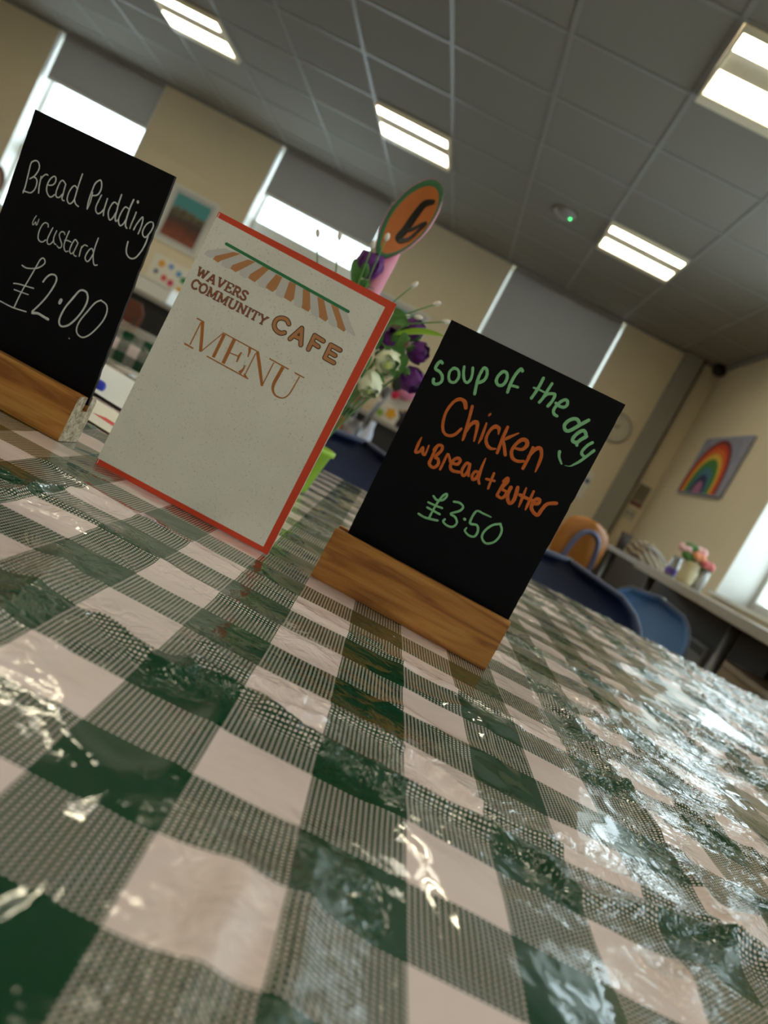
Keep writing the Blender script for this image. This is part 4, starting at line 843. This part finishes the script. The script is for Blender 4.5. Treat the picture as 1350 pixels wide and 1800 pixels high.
# ------------------------------------------------------------------ chairs
def shell_chair(name, m, label, loc, rz, top=.80, w=.46, group='blue plastic shell chairs'):
    o = empty(name, loc, rz, label, 'chair', group)
    # profile (y,z): back top -> seat front (towards -y)
    prof = spline([(.06, top), (.045, top-.09), (.02, top-.2), (0, .56), (-.02, .47), (-.08, .44), (-.2, .445), (-.34, .455), (-.40, .44)], 4)
    n = 18; V = []; N = len(prof)
    for i, (y, z) in enumerate(prof):
        t = i/(N-1); e = min(1, t/.20); e2 = min(1, (1-t)/.12)
        ww = w*.5*min((1-(1-e)**2.4)**.5*.97+.03, (1-(1-e2)**2.4)**.5*.9+.1)*(1-.06*sin(pi*t))
        for j in range(n+1):
            u = j/n*2-1; cup = .05*u*u*(1-t)*(1 if t < .6 else .6)
            V.append((u*ww, y-cup, z+(.02*u*u if t > .5 else 0)))
    F = [(i*(n+1)+j, i*(n+1)+j+1, (i+1)*(n+1)+j+1, (i+1)*(n+1)+j) for i in range(N-1) for j in range(n)]
    mb = MB(); mb.add(V, F); s_ = mb.build('shell', m, o, smooth=True)
    md = s_.modifiers.new('thick', 'SOLIDIFY'); md.thickness = .009; md.offset = 1
    rim = [V[j] for j in range(0, n+1)]
    left = [V[i*(n+1)] for i in range(N//2, -1, -1)]; right = [V[i*(n+1)+n] for i in range(0, N//2+1)]
    MB().tube(left+rim[1:-1]+right, .0055, 8).build('rim', M['rim'], o, smooth=True)
    for a in (-1, 1):
        MB().tube([(a*.17, -.30, .44), (a*.21, -.34, 0)], .011, 10).build('leg', M['steel'], o, smooth=True)
        MB().tube([(a*.17, -.06, .43), (a*.21, .04, 0)], .011, 10).build('leg', M['steel'], o, smooth=True)
    MB().tube([(-.17, -.28, .432), (.17, -.28, .432)], .010, 8).build('crossbar', M['steel'], o, smooth=True)
    return o
shell_chair('plastic_chair', M['navy'], 'dark navy plastic chair just beyond the table, right of the soup board', (.35, 1.86, 0), radians(-6), .80, .49)
shell_chair('plastic_chair', M['navy'], 'dark navy plastic chair seen between the menu and the soup board', (-.20, 1.84, 0), radians(4), .82, .50)
shell_chair('plastic_chair', M['blue'], 'lighter blue plastic chair standing in front of the window bench', (.80, 2.62, 0), radians(-38), .80, .34)
# plywood chair seen from behind
oc = empty('plywood_chair', (.70, 4.0, -.0), radians(198), 'orange plywood chair with a grey tube hoop, at the end of the window bench', 'chair')
mb = MB(); V = []; F = []; n = 16
for s_ in (0, .012):
    for i in range(n+1):
        z = .67+.27*i/n; hw = .138*max(.02, 1-abs((z-.80)/.142)**3.2)**.42
        for j in range(9):
            u = j/4-1; V.append((u*hw, .13+s_-.03*u*u, z))
o1 = (n+1)*9
for i in range(n):
    for j in range(8):
        a = i*9+j; F += [(a, a+1, a+10, a+9), (o1+a, o1+a+9, o1+a+10, o1+a+1)]
edge = [i*9 for i in range(n+1)]+[n*9+j for j in range(1, 9)]+[i*9+8 for i in range(n-1, -1, -1)]+[j for j in range(7, 0, -1)]
for a, b_ in zip(edge, edge[1:]+edge[:1]): F.append((a, b_, o1+b_, o1+a))
mb.add(V, F); mb.build('backrest', M['ply'], oc, smooth=True)
MB().tube(spline([(-.085, .16, .44), (-.085, .165, .66), (-.06, .165, .84), (0, .165, .885), (.06, .165, .84), (.085, .165, .66), (.085, .16, .44)], 5), .0125, 12).build('tube_hoop', mat('blue_grey_tube', (96, 108, 146), .35, metal=.3), oc, smooth=True)
MB().box((-.19, -.24, .45), (.19, .15, .465)).build('seat', M['ply'], oc, bevel=.006)
for a in (-1, 1):
    for y in (-.2, .12): MB().tube([(a*.16, y, .45), (a*.18, y*1.15, 0)], .011, 10).build('leg', M['dark'], oc, smooth=True)

# ------------------------------------------------------------------ further tables
def dressed(loc, rz, sx, sy, lab_t, lab_c):
    table('cafe_table', loc, sx, sy, rz, lab_t)
    cloth('tablecloth', loc, rz, axis([(-sx/2-.01, .03), (sx/2+.01, .03)]), axis([(-sy/2-.01, .03), (sy/2+.01, .03)]), lab_c, .2, .738, 0 if rz == 0 else rz, (0, 0))
dressed((-1.45, 3.08, 0), radians(10), 1.3, .72, 'cafe table beyond the menu, left of centre', 'gingham cloth hanging over the table between the pudding board and the menu')
dressed((-.10, 3.05, 0), radians(3), 1.15, .72, 'cafe table beyond the navy chairs', 'gingham cloth on the table behind the navy chairs')
# things on the middle table
def pack(loc, sx, sy, h, rz, label):
    o = empty('napkin_pack', loc, rz, label, 'napkins', 'orange napkin packs'); 
    bbox('pack', (-sx/2, -sy/2, 0), (sx/2, sy/2, h), M['orange'], o, bevel=.006)
    bbox('label_band', (-sx/2-.001, -sy/2-.001, h*.1), (sx/2+.001, sy/2+.001, h*.4), M['paper'], o)
pack((-.44, 3.08, .742), .13, .1, .085, radians(8), 'orange napkin pack, left one behind the navy chair')
pack((-.325, 2.86, .742), .14, .1, .047, radians(5), 'orange napkin pack, right one behind the navy chair')
bt = empty('water_jug', (-.335, 2.98, .742), 0, 'pale blue small bottle beside the orange napkins', 'bottle')
MB().lathe([(0, 0), (.022, 0), (.023, .01), (.022, .07), (.012, .1), (.011, .125), (0, .125)], 20).build('bottle', mat('pale_blue_bottle', (196, 212, 240), .3, var=.05), bt, smooth=True)
jr = empty('cutlery_jar', (-.40, 3.02, .742), 0, 'grey metal jar holding spoons on the middle table', 'jar')
MB().lathe([(0, 0), (.04, 0), (.042, .01), (.042, .1), (.039, .1), (.038, .012), (0, .012)], 24).build('jar', M['steel'], jr, smooth=True)
for k, (dx, tx, tz) in enumerate(((-.01, -.01, .2), (.01, .04, .23))):
    s_ = empty('metal_spoon', (-.40+dx, 3.02, .760), 0, ('long grey spoon upright in the cutlery jar', 'long grey spoon leaning right in the cutlery jar')[k], 'spoon', 'spoons in the jar')
    MB().tube([(0, 0, 0), (tx*.8, 0, tz*.8)], .004, 8).build('handle', M['steel'], s_, smooth=True)
    mb = MB(); mb.ball((tx*.95, 0, tz*.98), .018, (1, .3, 1.5)); mb.build('bowl', M['steel'], s_, smooth=True)
ds = empty('wooden_spoon', (-.385, 3.0, .76), 0, 'black painted wooden spoon marker standing on the middle table', 'spoon')
MB().tube([(0, .0, 0), (.03, 0, .14), (.055, 0, .25)], .006, 8).build('handle', M['steel'], ds, smooth=True)
mb = MB(); mb.ball((.062, 0, .278), .026, (.95, .35, 1.35)); mb.build('bowl', mat('dark_green_paint', (36, 46, 40), .5), ds, smooth=True)

# ------------------------------------------------------------------ back counter and its clutter
ct = empty('back_counter', (-2.4, 7.3, 0), 0, 'grey topped counter along the back wall under the windows', 'counter')
bbox('worktop', (-3.0, -.32, .86), (2.75, .325, .90), M['bench'], ct, bevel=.004)
bbox('cupboard_front', (-3.0, -.27, .1), (2.75, .30, .86), M['dark'], ct)
bbox('plinth', (-2.95, -.2, 0), (2.7, .28, .1), M['black'], ct)
wb = empty('storage_tray', (-3.42, 7.32, .9), 0, 'white low storage box on the back counter under the flower poster', 'box')
mb = MB(); mb.box((-.42, -.2, 0), (.42, .2, .13)); mb.build('box', M['white'], wb, bevel=.01)
mb = MB(); mb.box((-.43, -.21, .13), (.43, .21, .15)); mb.build('lid', M['paper'], wb, bevel=.005)
bk = empty('wicker_basket', (-1.12, 7.25, .9), 0, 'brown wicker basket on the back counter beside the menu edge', 'basket')
mb = MB()
for k in range(9): mb.lathe([(.14+.004*k, .022*k), (.15+.004*k, .011+.022*k), (.14+.004*k, .022+.022*k)], 24)
mb.build('weave', mat('wicker', (150, 124, 92), .8, var=.3, scale=80), bk, smooth=True)
MB().lathe([(0, .01), (.135, .01), (.135, 0), (0, 0)], 24).build('bottom', M['darkbrown'], bk)
kt = empty('kettle', (-.55, 7.2, .9), 0, 'black kettle on the back counter left of the soup board', 'kettle')
MB().lathe([(0, 0), (.075, 0), (.08, .02), (.065, .14), (.05, .17), (.02, .18), (0, .195)], 24).build('body', M['black'], kt, smooth=True)
MB().tube([(.06, 0, .03), (.12, 0, .06), (.12, 0, .14), (.05, 0, .17)], .01, 8).build('handle', M['black'], kt, smooth=True)
MB().tube([(-.06, 0, .1), (-.1, 0, .15)], [.02, .012], 8).build('spout', M['black'], kt, smooth=True)
# brown wooden chairs by the far left table
def wood_chair(loc, rz, label, m):
    o = empty('wooden_chair', loc, rz, label, 'chair', 'brown chairs by the left far table')
    MB().box((-.2, -.2, .44), (.2, .2, .46)).build('seat', m, o, bevel=.008)
    V = []; mb = MB()
    mb.prism([(-.2, .58), (.2, .58), (.2, .78), (.16, .83), (-.16, .83), (-.2, .78)], .19, .205, lambda u, v, w_: (u, w_, v)); mb.build('backrest', m, o, bevel=.004)
    for a in (-1, 1):
        MB().tube([(a*.17, .18, 0), (a*.17, .18, .46), (a*.17, .2, .75)], .011, 8).build('leg', M['black'], o, smooth=True)
        MB().tube([(a*.17, -.18, 0), (a*.17, -.18, .45)], .011, 8).build('leg', M['black'], o, smooth=True)
brn = mat('brown_chair', (104, 60, 44), .5)
wood_chair((-2.02, 4.45, 0), radians(170), 'brown chair behind the left far table', brn)
wood_chair((-1.30, 4.35, 0), radians(195), 'black chair behind the left far table', M['black'])

# ------------------------------------------------------------------ pictures and posters
def art_mat():
    m, n, l, b = new_mat('street_painting')
    tc = n.new('ShaderNodeTexCoord'); sp_ = n.new('ShaderNodeSeparateXYZ'); l.new(tc.outputs['Generated'], sp_.inputs[0])
    t = n.new('ShaderNodeTexNoise'); t.inputs['Scale'].default_value = 5; t.inputs['Detail'].default_value = 5; l.new(tc.outputs['Generated'], t.inputs['Vector'])
    a = n.new('ShaderNodeMath'); a.operation = 'MULTIPLY_ADD'; l.new(t.outputs['Fac'], a.inputs[0]); a.inputs[1].default_value = .5; l.new(sp_.outputs[2], a.inputs[2])
    r = ramp(n, [(.3, (150, 84, 62)), (1.1, (90, 170, 176)), (.55, (112, 66, 54)), (.75, (72, 66, 62)), (.92, (120, 108, 84)), (1.0, (84, 160, 164))])
    l.new(a.outputs[0], r.inputs[0]); l.new(r.outputs[0], b.inputs['Base Color']); b.inputs['Roughness'].default_value = .4
    return m
ART = art_mat()
def framed(loc, w_, h_, label):
    o = empty('framed_picture', loc, 0, label, 'picture', 'white framed pictures on the back wall')
    f = .028; fr_ = MB()
    fr_.box((-w_/2, -.025, -h_/2), (-w_/2+f, 0, h_/2)); fr_.box((w_/2-f, -.025, -h_/2), (w_/2, 0, h_/2)); fr_.box((-w_/2+f, -.025, -h_/2), (w_/2-f, 0, -h_/2+f)); fr_.box((-w_/2+f, -.025, h_/2-f), (w_/2-f, 0, h_/2))
    fr_.build('frame', M['white'], o, bevel=.003)
    bbox('mount', (-w_/2+f, -.008, -h_/2+f), (w_/2-f, -.002, h_/2-f), mat('mount_card', (205, 206, 204), .7), o)
    bbox('artwork', (-w_/2+.065, -.010, -h_/2+.065), (w_/2-.065, -.0085, h_/2-.065), ART, o)
    return o
framed((-3.40, Y1-.001, 1.70), .50, .56, 'white framed street painting on the wall above the pudding board edge')
framed((-1.12, Y1-.001, 1.72), .56, .52, 'white framed picture behind the sprigs of the flower pot')
def dots_poster(loc, w_, h_, dots, label):
    o = empty('flower_poster', loc, 0, label, 'poster', 'white posters with coloured paper flowers')
    bbox('sheet', (-w_/2, -.004, -h_/2), (w_/2, 0, h_/2), M['paper'], o)
    for x, z, r, c in dots:
        mb = MB(); k = 7; P = []
        for i in range(28):
            a = 2*pi*i/28; rr = r*(1+.22*cos(a*5)); P.append((x+rr*cos(a), z+rr*sin(a)))
        mb.prism(P, -.0075, -.0042, lambda u, v, q: (u, q, v)); mb.build('paper_flower', mat('flower_%d_%d_%d' % c, c, .8, var=.1), o)
dots_poster((-3.30, Y1-.001, 1.17), .46, .26, [(-.13, .06, .034, (236, 170, 50)), (-.03, .075, .026, (120, 160, 220)), (.07, .045, .028, (90, 160, 210)), (-.15, -.03, .022, (80, 90, 130)),
    (-.05, -.055, .030, (226, 90, 96)), (.03, -.07, .032, (220, 80, 110)), (.14, .01, .032, (50, 140, 80)), (.14, -.09, .03, (240, 190, 90)), (.19, .08, .03, (230, 120, 70))],
    'white poster with small coloured paper flowers left of the menu')
dots_poster((-.72, Y1-.001, 1.02), .42, .28, [(-.03, -.03, .05, (240, 180, 40)), (-.13, -.07, .035, (150, 190, 70)), (.1, .03, .04, (240, 160, 60)), (.1, -.08, .03, (226, 90, 96))],
    'white poster with yellow and green paper flowers behind the pot flowers')
pp = empty('pink_pompom', (-.70, Y1-.09, 1.24), 0, 'pink paper pompom on the back wall right of the cream roses', 'decoration')
mb = MB(); mb.ball((0, 0, 0), .085); o = mb.build('pompom', mat('pompom_pink', (240, 150, 190), .8, var=.15, scale=60), pp, smooth=True)
mb = MB(); mb.ball((-.085, -.02, -.08), .04); mb.build('red_tuft', mat('pompom_red', (214, 40, 80), .8), pp, smooth=True)
mb = MB(); mb.ball((-.03, -.0, .11), .045); mb.build('yellow_tuft', mat('pompom_yellow', (240, 190, 60), .8), pp, smooth=True)
# clock
ck = empty('wall_clock', (1.20, Y1-.001, 1.865), 0, 'round pale wall clock half hidden by the soup board corner', 'clock')
R_ = .145; ckf = lambda u, v, q: (u, q, v)
MB().prism([(R_*cos(2*pi*i/40), R_*sin(2*pi*i/40)) for i in range(40)], -.03, 0, ckf).build('case', M['blind2'], ck, bevel=.006)
MB().prism([((R_-.018)*cos(2*pi*i/40), (R_-.018)*sin(2*pi*i/40)) for i in range(40)], -.032, -.0301, ckf).build('dial', mat('dial', (214, 206, 184), .5, var=.02), ck)
for i in range(12):
    a = pi/2-2*pi*(i+1)/12
    cu = bpy.data.curves.new('numeral', 'FONT'); cu.body = str(i+1); cu.size = .036; cu.align_x = 'CENTER'; cu.align_y = 'CENTER'; cu.extrude = .0004
    cu.materials.append(M['greypanel']); q_ = bpy.data.objects.new('tmp', cu); me = bpy.data.meshes.new_from_object(q_); bpy.data.objects.remove(q_); t = bpy.data.objects.new('numeral', me); S.collection.objects.link(t); t.parent = ck; t.location = (.098*cos(a), -.0328, .098*sin(a)); t.rotation_euler = (pi/2, 0, 0)
for nm, L, w_, a in (('hour_hand', .055, .008, radians(60)), ('minute_hand', .085, .006, radians(150))):
    mb = MB(); mb.prism([(-w_*sin(a), w_*cos(a)), (L*cos(a), L*sin(a)), (w_*sin(a), -w_*cos(a))], -.0345, -.0335, ckf); mb.build(nm, M['dark'], ck)
# notices
def notice(x0, x1, z0, z1, label, kind):
    o = empty('wall_notice', ((x0+x1)/2, Y1-.001, (z0+z1)/2), 0, label, 'notice'); w_, h_ = x1-x0, z1-z0
    bbox('sheet', (-w_/2, -.004, -h_/2), (w_/2, 0, h_/2), mat('notice_'+kind, {'a': (150, 140, 118), 'b': (206, 198, 176), 'c': (236, 234, 226)}[kind], .7, var=.03), o)
    if kind == 'a':
        for k in range(7): bbox('text_line', (-w_/2+.012, -.0048, h_/2-.02-.02*k), (w_/2-.012, -.0041, h_/2-.013-.02*k), M['darkbrown'], o)
        bbox('red_band', (-w_/2, -.005, -h_/2), (w_/2, -.0042, -h_/2+.035), mat('band_red', (130, 70, 60), .7), o)
    if kind == 'b':
        for sx_ in (-.024, .024):
            mb = MB(); mb.prism([(sx_+.018*cos(2*pi*i/20), .018*sin(2*pi*i/20)) for i in range(20)], -.0055, -.0042, lambda u, v, q: (u, q, v)); mb.build('symbol', M['greypanel'], o)
    if kind == 'c':
        bbox('blue_mark', (w_/2-.05, -.0055, .02), (w_/2-.01, -.0042, .06), mat('mark_blue', (50, 70, 140), .7), o)
notice(1.655, 1.775, 1.30, 1.52, 'brown lined notice with a red foot near the room corner', 'a')
notice(1.655, 1.765, 1.16, 1.275, 'small pale notice with two round symbols under the lined notice', 'b')
notice(1.02, 1.24, 1.12, 1.40, 'white poster with blue mark below the wall clock', 'c')
sw = empty('light_switch', (1.50, Y1-.0905, 1.14), 0, 'white switch plate on the grey pillar', 'switch')
bbox('plate', (-.043, -.008, -.043), (.043, 0, .043), M['bench'], sw, bevel=.003); bbox('rocker', (-.012, -.013, -.018), (.012, -.008, .018), M['bench'], sw, bevel=.002)

# rainbow canvas on the right wall
rb = empty('rainbow_canvas', (X1-.001, 6.29, 1.775), 0, 'canvas painted with a rainbow hanging on the right wall', 'painting')
W_, H_ = 1.04, .50
MB().box((-.03, -W_/2, -H_/2), (0, W_/2, H_/2)).build('canvas', mat('canvas_blue_grey', (150, 152, 172), .8, var=.35, scale=14), rb, bevel=.004)
bands = [(1.0, .93, (122, 40, 40)), (.93, .84, (206, 66, 34)), (.84, .74, (226, 112, 40)), (.74, .64, (236, 190, 70)), (.64, .48, (70, 130, 60)), (.48, .34, (70, 122, 142)), (.34, .22, (42, 48, 84)), (.22, .0, (176, 110, 150))]
for k, (a, b_, c) in enumerate(bands):
    mb = MB(); n = 28; V = []; F = []
    for i in range(n+1):
        t = pi*i/n
        for q in (a, b_):
            V.append((-.0302-.0008, .03+.46*q*cos(t), -H_/2+.012+.455*q*sin(t)**.85)); V.append((-.0345+.001*(k % 2), .03+.46*q*cos(t), -H_/2+.012+.455*q*sin(t)**.85))
    for i in range(n):
        j = 4*i; F += [(j+1, j+3, j+7, j+5), (j, j+1, j+5, j+4), (j+2, j+6, j+7, j+3)]
    mb.add(V, F); mb.build('rainbow_band', mat('band_%d' % k, c, .8, var=.3, scale=60), rb)

# ------------------------------------------------------------------ window bench, what is on it and under it
bn = empty('window_bench', (1.46, 4.0, 0), 0, 'long narrow worktop bench along the right wall below the window', 'bench')
bbox('worktop', (-.31, .42, .842), (.335, 1.42, .872), M['bench'], bn, bevel=.003)
bbox('worktop', (-.315, -2.2, .83), (.335, .415, .870), M['bench2'], bn, bevel=.003)
for y in (1.28, .25, -1.0, -2.05): MB().tube([(-.24, y, 0), (-.24, y, .83)], .022, 12).build('leg', M['steel'], bn, smooth=True)
bbox('shade_panel', (.16, -.52, .0), (.20, 3.6, .83), M['darkbrown'], bn)  # dark sheet standing in for the shade beneath the worktop
for k, (y0, y1) in enumerate(((3.93, 4.62), (3.36, 3.86))):
    o = empty('panel_heater', (1.56, (y0+y1)/2, 0), 0, ('grey panel heater under the bench, behind the blue chair', 'grey panel heater under the bench, right of its neighbour')[k], 'heater', 'grey panel heaters')
    hw = (y1-y0)/2; bbox('panel', (-.03, -hw, .12), (.03, hw, .655), M['greypanel'], o, bevel=.008); bbox('grille', (-.034, -hw+.03, .60), (-.031, hw-.03, .64), M['dark'], o)
    bbox('foot', (-.03, -hw+.05, 0), (.03, -hw+.1, .12), M['dark'], o); bbox('foot', (-.03, hw-.1, 0), (.03, hw-.05, .12), M['dark'], o)
lb = empty('low_cabinet', (1.56, 2.85, 0), 0, 'beige low cabinet at the right photo edge beyond the table', 'cabinet')
bbox('body', (-.2, -.48, 0), (.2, .48, .66), mat('beige_laminate', (176, 156, 128), .5), lb); bbox('top', (-.22, -.5, .66), (.22, .5, .685), mat('beige_top', (196, 180, 154), .5), lb, bevel=.004)
cp = empty('tumbler', (1.235, 5.28, .873), 0, 'dark tumbler at the far end of the window bench', 'cup')
MB().lathe([(0, 0), (.03, 0), (.04, .12), (.037, .12), (.028, .006), (0, .006)], 24).build('cup', M['darkbrown'], cp, smooth=True)
# striped cloth bag
bg_ = empty('cloth_bag', (1.345, 4.98, .873), radians(20), 'slumped brown striped cloth bag lying on the window bench', 'bag')
def stripes_mat():
    m, n, l, b = new_mat('striped_cloth'); tc = n.new('ShaderNodeTexCoord'); w_ = n.new('ShaderNodeTexWave'); w_.inputs['Scale'].default_value = 9; w_.inputs['Distortion'].default_value = 3
    mp = n.new('ShaderNodeMapping'); mp.inputs['Rotation'].default_value = (0, .9, 0); l.new(tc.outputs['Object'], mp.inputs[0]); l.new(mp.outputs[0], w_.inputs[0])
    r = ramp(n, [(.35, (88, 76, 64)), (.8, (170, 154, 130))]); l.new(w_.outputs[0], r.inputs[0]); l.new(r.outputs[0], b.inputs[0]); b.inputs['Roughness'].default_value = .9; return m
mb = MB(); V = []; n = 32; m_ = 14
for i in range(m_+1):
    th = pi*.5*i/m_
    for k in range(n):
        a = 2*pi*k/n; rr = 1+.10*sin(3*a+1)+.06*sin(7*a)
        V.append((.155*rr*cos(a)*cos(th)**.6, .12*rr*sin(a)*cos(th)**.6, .10*sin(th)*(1+.18*sin(5*a)*cos(th)-.25*cos(a))))
F = [(i*n+k, i*n+(k+1) % n, (i+1)*n+(k+1) % n, (i+1)*n+k) for i in range(m_) for k in range(n)]+[tuple(range(n-1, -1, -1))]
mb.add(V, F); mb.build('bag_body', stripes_mat(), bg_, smooth=True)
MB().tube(spline([(-.08, -.05, .07), (-.1, -.09, .10), (-.02, -.11, .09), (.05, -.09, .06)], 4), .008, 8).build('strap', M['bench'], bg_, smooth=True)
def vase(loc, prof, m, label, band=None):
    o = empty('vase', loc, 0, label, 'vase', 'vases on the window bench'); MB().lathe(prof, 24).build('vase_body', m, o, smooth=True)
    if band: MB().lathe(band[0], 24).build('band', band[1], o, smooth=True)
    return o
vase((1.30, 4.30, .873), [(0, 0), (.028, 0), (.03, .01), (.03, .06), (.022, .095), (.026, .115), (.02, .11), (0, .02)], mat('silver_vase', (176, 180, 186), .25, metal=.6), 'small silver vase with a purple band on the window bench', ([(.0305, .012), (.032, .02), (.032, .045), (.0305, .05)], mat('purple_band', (96, 80, 170), .4)))
vase((1.35, 4.20, .873), [(0, 0), (.04, 0), (.045, .02), (.048, .07), (.04, .11), (.046, .125), (.038, .12), (0, .02)], mat('cream_vase', (206, 196, 160), .35), 'cream vase holding peach flowers on the window bench')
vase((1.43, 4.22, .873), [(0, 0), (.03, 0), (.034, .06), (.03, .115), (.026, .11), (0, .02)], mat('grey_vase', (180, 182, 180), .3), 'grey vase right of the cream vase on the window bench')
pk = mat('peach_petal', (240, 160, 120), .7, var=.1); pk2 = mat('pink_petal', (232, 130, 140), .7, var=.1); pk3 = mat('pale_petal', (236, 190, 190), .7)
for k, (dx, dy, dz, m_) in enumerate(((-.075, .03, .165, pk3), (-.005, -.02, .155, pk), (.05, -.03, .14, pk2), (.005, .04, .19, pk3), (-.045, .0, .135, M['green']), (.065, .03, .13, M['green']), (-.04, .04, .185, M['green']))):
    o = empty('blossom', (1.36+dx, 4.20+dy, .873+dz), 0, ['pale blossom at the left of the bench posy', 'peach blossom in the middle of the bench posy', 'pink blossom at the right of the bench posy', 'pale blossom at the back of the bench posy',
        'green foliage sprig left in the bench posy', 'green foliage sprig right in the bench posy', 'green foliage sprig at the top of the bench posy'][k], 'flower', 'posy on the window bench')
    for j in range(6):
        mb = MB(); a = j*pi/3; mb.ball((.02*cos(a), .02*sin(a), .006*(j % 2)), .022, (1, 1, .85), 10); mb.build('petal', m_, o, smooth=True)
    MB().tube([(0, 0, 0), (-dx*.4, -dy*.4, -.06), (-dx*.7, -dy*.7, -dz+.03)], .002, 6).build('stem', M['stem'], o, smooth=True)

# ------------------------------------------------------------------ seated person at the left edge
pr = empty('person', (-3.88, 5.55, 0), radians(25), 'seated person with short brown hair at the left edge behind the pudding board', 'person')
def skinned(name, joints, edges, m, parent, root=0, sub=2):
    me = bpy.data.meshes.new(name); me.from_pydata([j[0] for j in joints], edges, []); o = bpy.data.objects.new(name, me); S.collection.objects.link(o); o.parent = parent
    md = o.modifiers.new('skin', 'SKIN'); md.use_smooth_shade = True
    for i, j in enumerate(joints):
        r = j[1]; me.skin_vertices[0].data[i].radius = (r, r) if not isinstance(r, tuple) else r
        me.skin_vertices[0].data[i].use_root = (i == root)
    o.modifiers.new('sub', 'SUBSURF').levels = sub; o.modifiers['sub'].render_levels = sub
    me.materials.append(m); return o
J = [((0, 0, .50), (.15, .12)), ((0, .01, .68), (.14, .10)), ((0, 0, .86), (.17, .11)), ((0, 0, .94), (.09, .08)), ((0, -.01, 1.0), (.055, .055)), ((0, -.015, 1.05), (.052, .055)),
     ((.17, 0, .90), (.062, .062)), ((.23, -.02, .66), (.046, .046)), ((.17, -.24, .60), (.036, .036)),
     ((-.17, 0, .90), (.062, .062)), ((-.23, -.02, .66), (.046, .046)), ((-.17, -.24, .60), (.036, .036)),
     ((.10, -.05, .49), (.09, .085)), ((.12, -.42, .49), (.062, .062)), ((.12, -.44, .10), (.042, .042)), ((.12, -.56, .05), (.036, .034)),
     ((-.10, -.05, .49), (.09, .085)), ((-.12, -.42, .49), (.062, .062)), ((-.12, -.44, .10), (.042, .042)), ((-.12, -.56, .05), (.036, .034))]
E_ = [(0, 1), (1, 2), (2, 3), (3, 4), (4, 5), (2, 6), (6, 7), (7, 8), (2, 9), (9, 10), (10, 11), (0, 12), (12, 13), (13, 14), (14, 15), (0, 16), (16, 17), (17, 18), (18, 19)]
skinned('body', J, E_, M['shirt'], pr)
for s_ in (1, -1):
    bx, by, bz = s_*.17, -.24, .60
    hj = [((bx, by, bz), (.028, .02)), ((bx-s_*.02, by-.07, bz-.02), (.038, .016))]; he = [(0, 1)]
    for k in range(4):
        fx = bx-s_*.02+(k-1.5)*.019; L = (.030, .036, .034, .026)[k]; i0 = len(hj)
        hj += [((fx, by-.09, bz-.025), (.0095, .009)), ((fx, by-.09-L, bz-.045), (.009, .0085)), ((fx, by-.09-L*1.4, bz-.07), (.0075, .007))]; he += [(1, i0), (i0, i0+1), (i0+1, i0+2)]
    i0 = len(hj); hj += [((bx-s_*.05, by-.045, bz-.02), (.011, .011)), ((bx-s_*.065, by-.08, bz-.03), (.009, .009))]; he += [(0, i0), (i0, i0+1)]
    skinned('hand', hj, he, M['skin'], pr, 0, 1)
hd = MB(); V = []; F = []; n = 32; m_ = 24
for i in range(m_+1):
    th = pi*i/m_
    for k in range(n):
        a = 2*pi*k/n; x, y, z = sin(th)*cos(a), sin(th)*sin(a), cos(th)
        sx_, sy_ = .076, .095
        jaw = 1-.28*max(0, -z)**1.5; px, py, pz = x*sx_*jaw, y*sy_*(1-.12*max(0, -z)), z*.118
        f = max(0, -y)
        if f > .3:
            d = math.hypot(px/.012, (pz+.012)/.022); py -= .022*math.exp(-d*d)           # nose
            for e in (-1, 1):
                d = math.hypot((px-e*.03)/.014, (pz-.012)/.010); py += .008*math.exp(-d*d)  # sockets
            d = math.hypot(px/.022, (pz+.052)/.007); py -= .005*math.exp(-d*d)          # lips
        V.append((px, py-.02, pz+1.145))
F = [(i*n+k, (i+1)*n+k, (i+1)*n+(k+1) % n, i*n+(k+1) % n) for i in range(m_) for k in range(n)]
hd.add(V, F); head = hd.build('head', M['skin'], pr, smooth=True)
for e in (-1, 1):
    mb = MB(); mb.ball((e*.030, -.099, 1.157), .0105); mb.build('eye', M['white'], head, smooth=True)
    mb = MB(); mb.ball((e*.030, -.107, 1.157), .0045); mb.build('iris', M['darkbrown'], head, smooth=True)
    mb = MB(); mb.ball((e*.078, -.012, 1.145), .026, (.35, .6, 1.1)); mb.build('ear', M['skin'], head, smooth=True)
mb = MB(); mb.ball((0, -.105, 1.092), .02, (1.1, .3, .3)); mb.build('mouth', mat('lips', (180, 100, 96), .5), head, smooth=True)
hr = MB(); V = []
for i in range(17):
    th = pi*.62*i/16
    for k in range(32):
        a = 2*pi*k/32; lim = 1 if sin(a) > -.35 else max(.35, 1-.75*(-sin(a)-.35)/.65)
        t2 = th*lim; V.append((sin(t2)*cos(a)*.085, sin(t2)*sin(a)*.104-.015, cos(t2)*.128+1.147+.003*sin(9*a)))
hr.add(V, [(i*32+k, (i+1)*32+k, (i+1)*32+(k+1) % 32, i*32+(k+1) % 32) for i in range(16) for k in range(32)])
o = hr.build('hair', M['hair'], pr, smooth=True)
for nm, (a, b_) in {'trouser_leg': (13, 14)}.items():
    for s_ in (1, -1):
        MB().tube([(s_*.08, .04, .50), (s_*.11, -.2, .50), (s_*.12, -.42, .495), (s_*.12, -.46, .42), (s_*.12, -.45, .13)], [.105, .098, .076, .07, .056], 16).build('trouser_leg', M['trouser'], pr, smooth=True)
        mb = MB(); mb.ball((s_*.12, -.52, .045), .05, (.9, 2.2, .9), 16); mb.build('shoe', M['black'], pr, smooth=True)
pr.scale = (.95, .95, .95)
c2 = copy_tree(bpy.data.objects['wooden_chair']); c2.location = (-3.90, 5.62, -.06); c2.rotation_euler = (0, 0, radians(25))
c2.location.z = 0; c2['label'] = 'brown chair carrying the seated person at the left edge'; del c2['group']
bpy.context.view_layer.update()
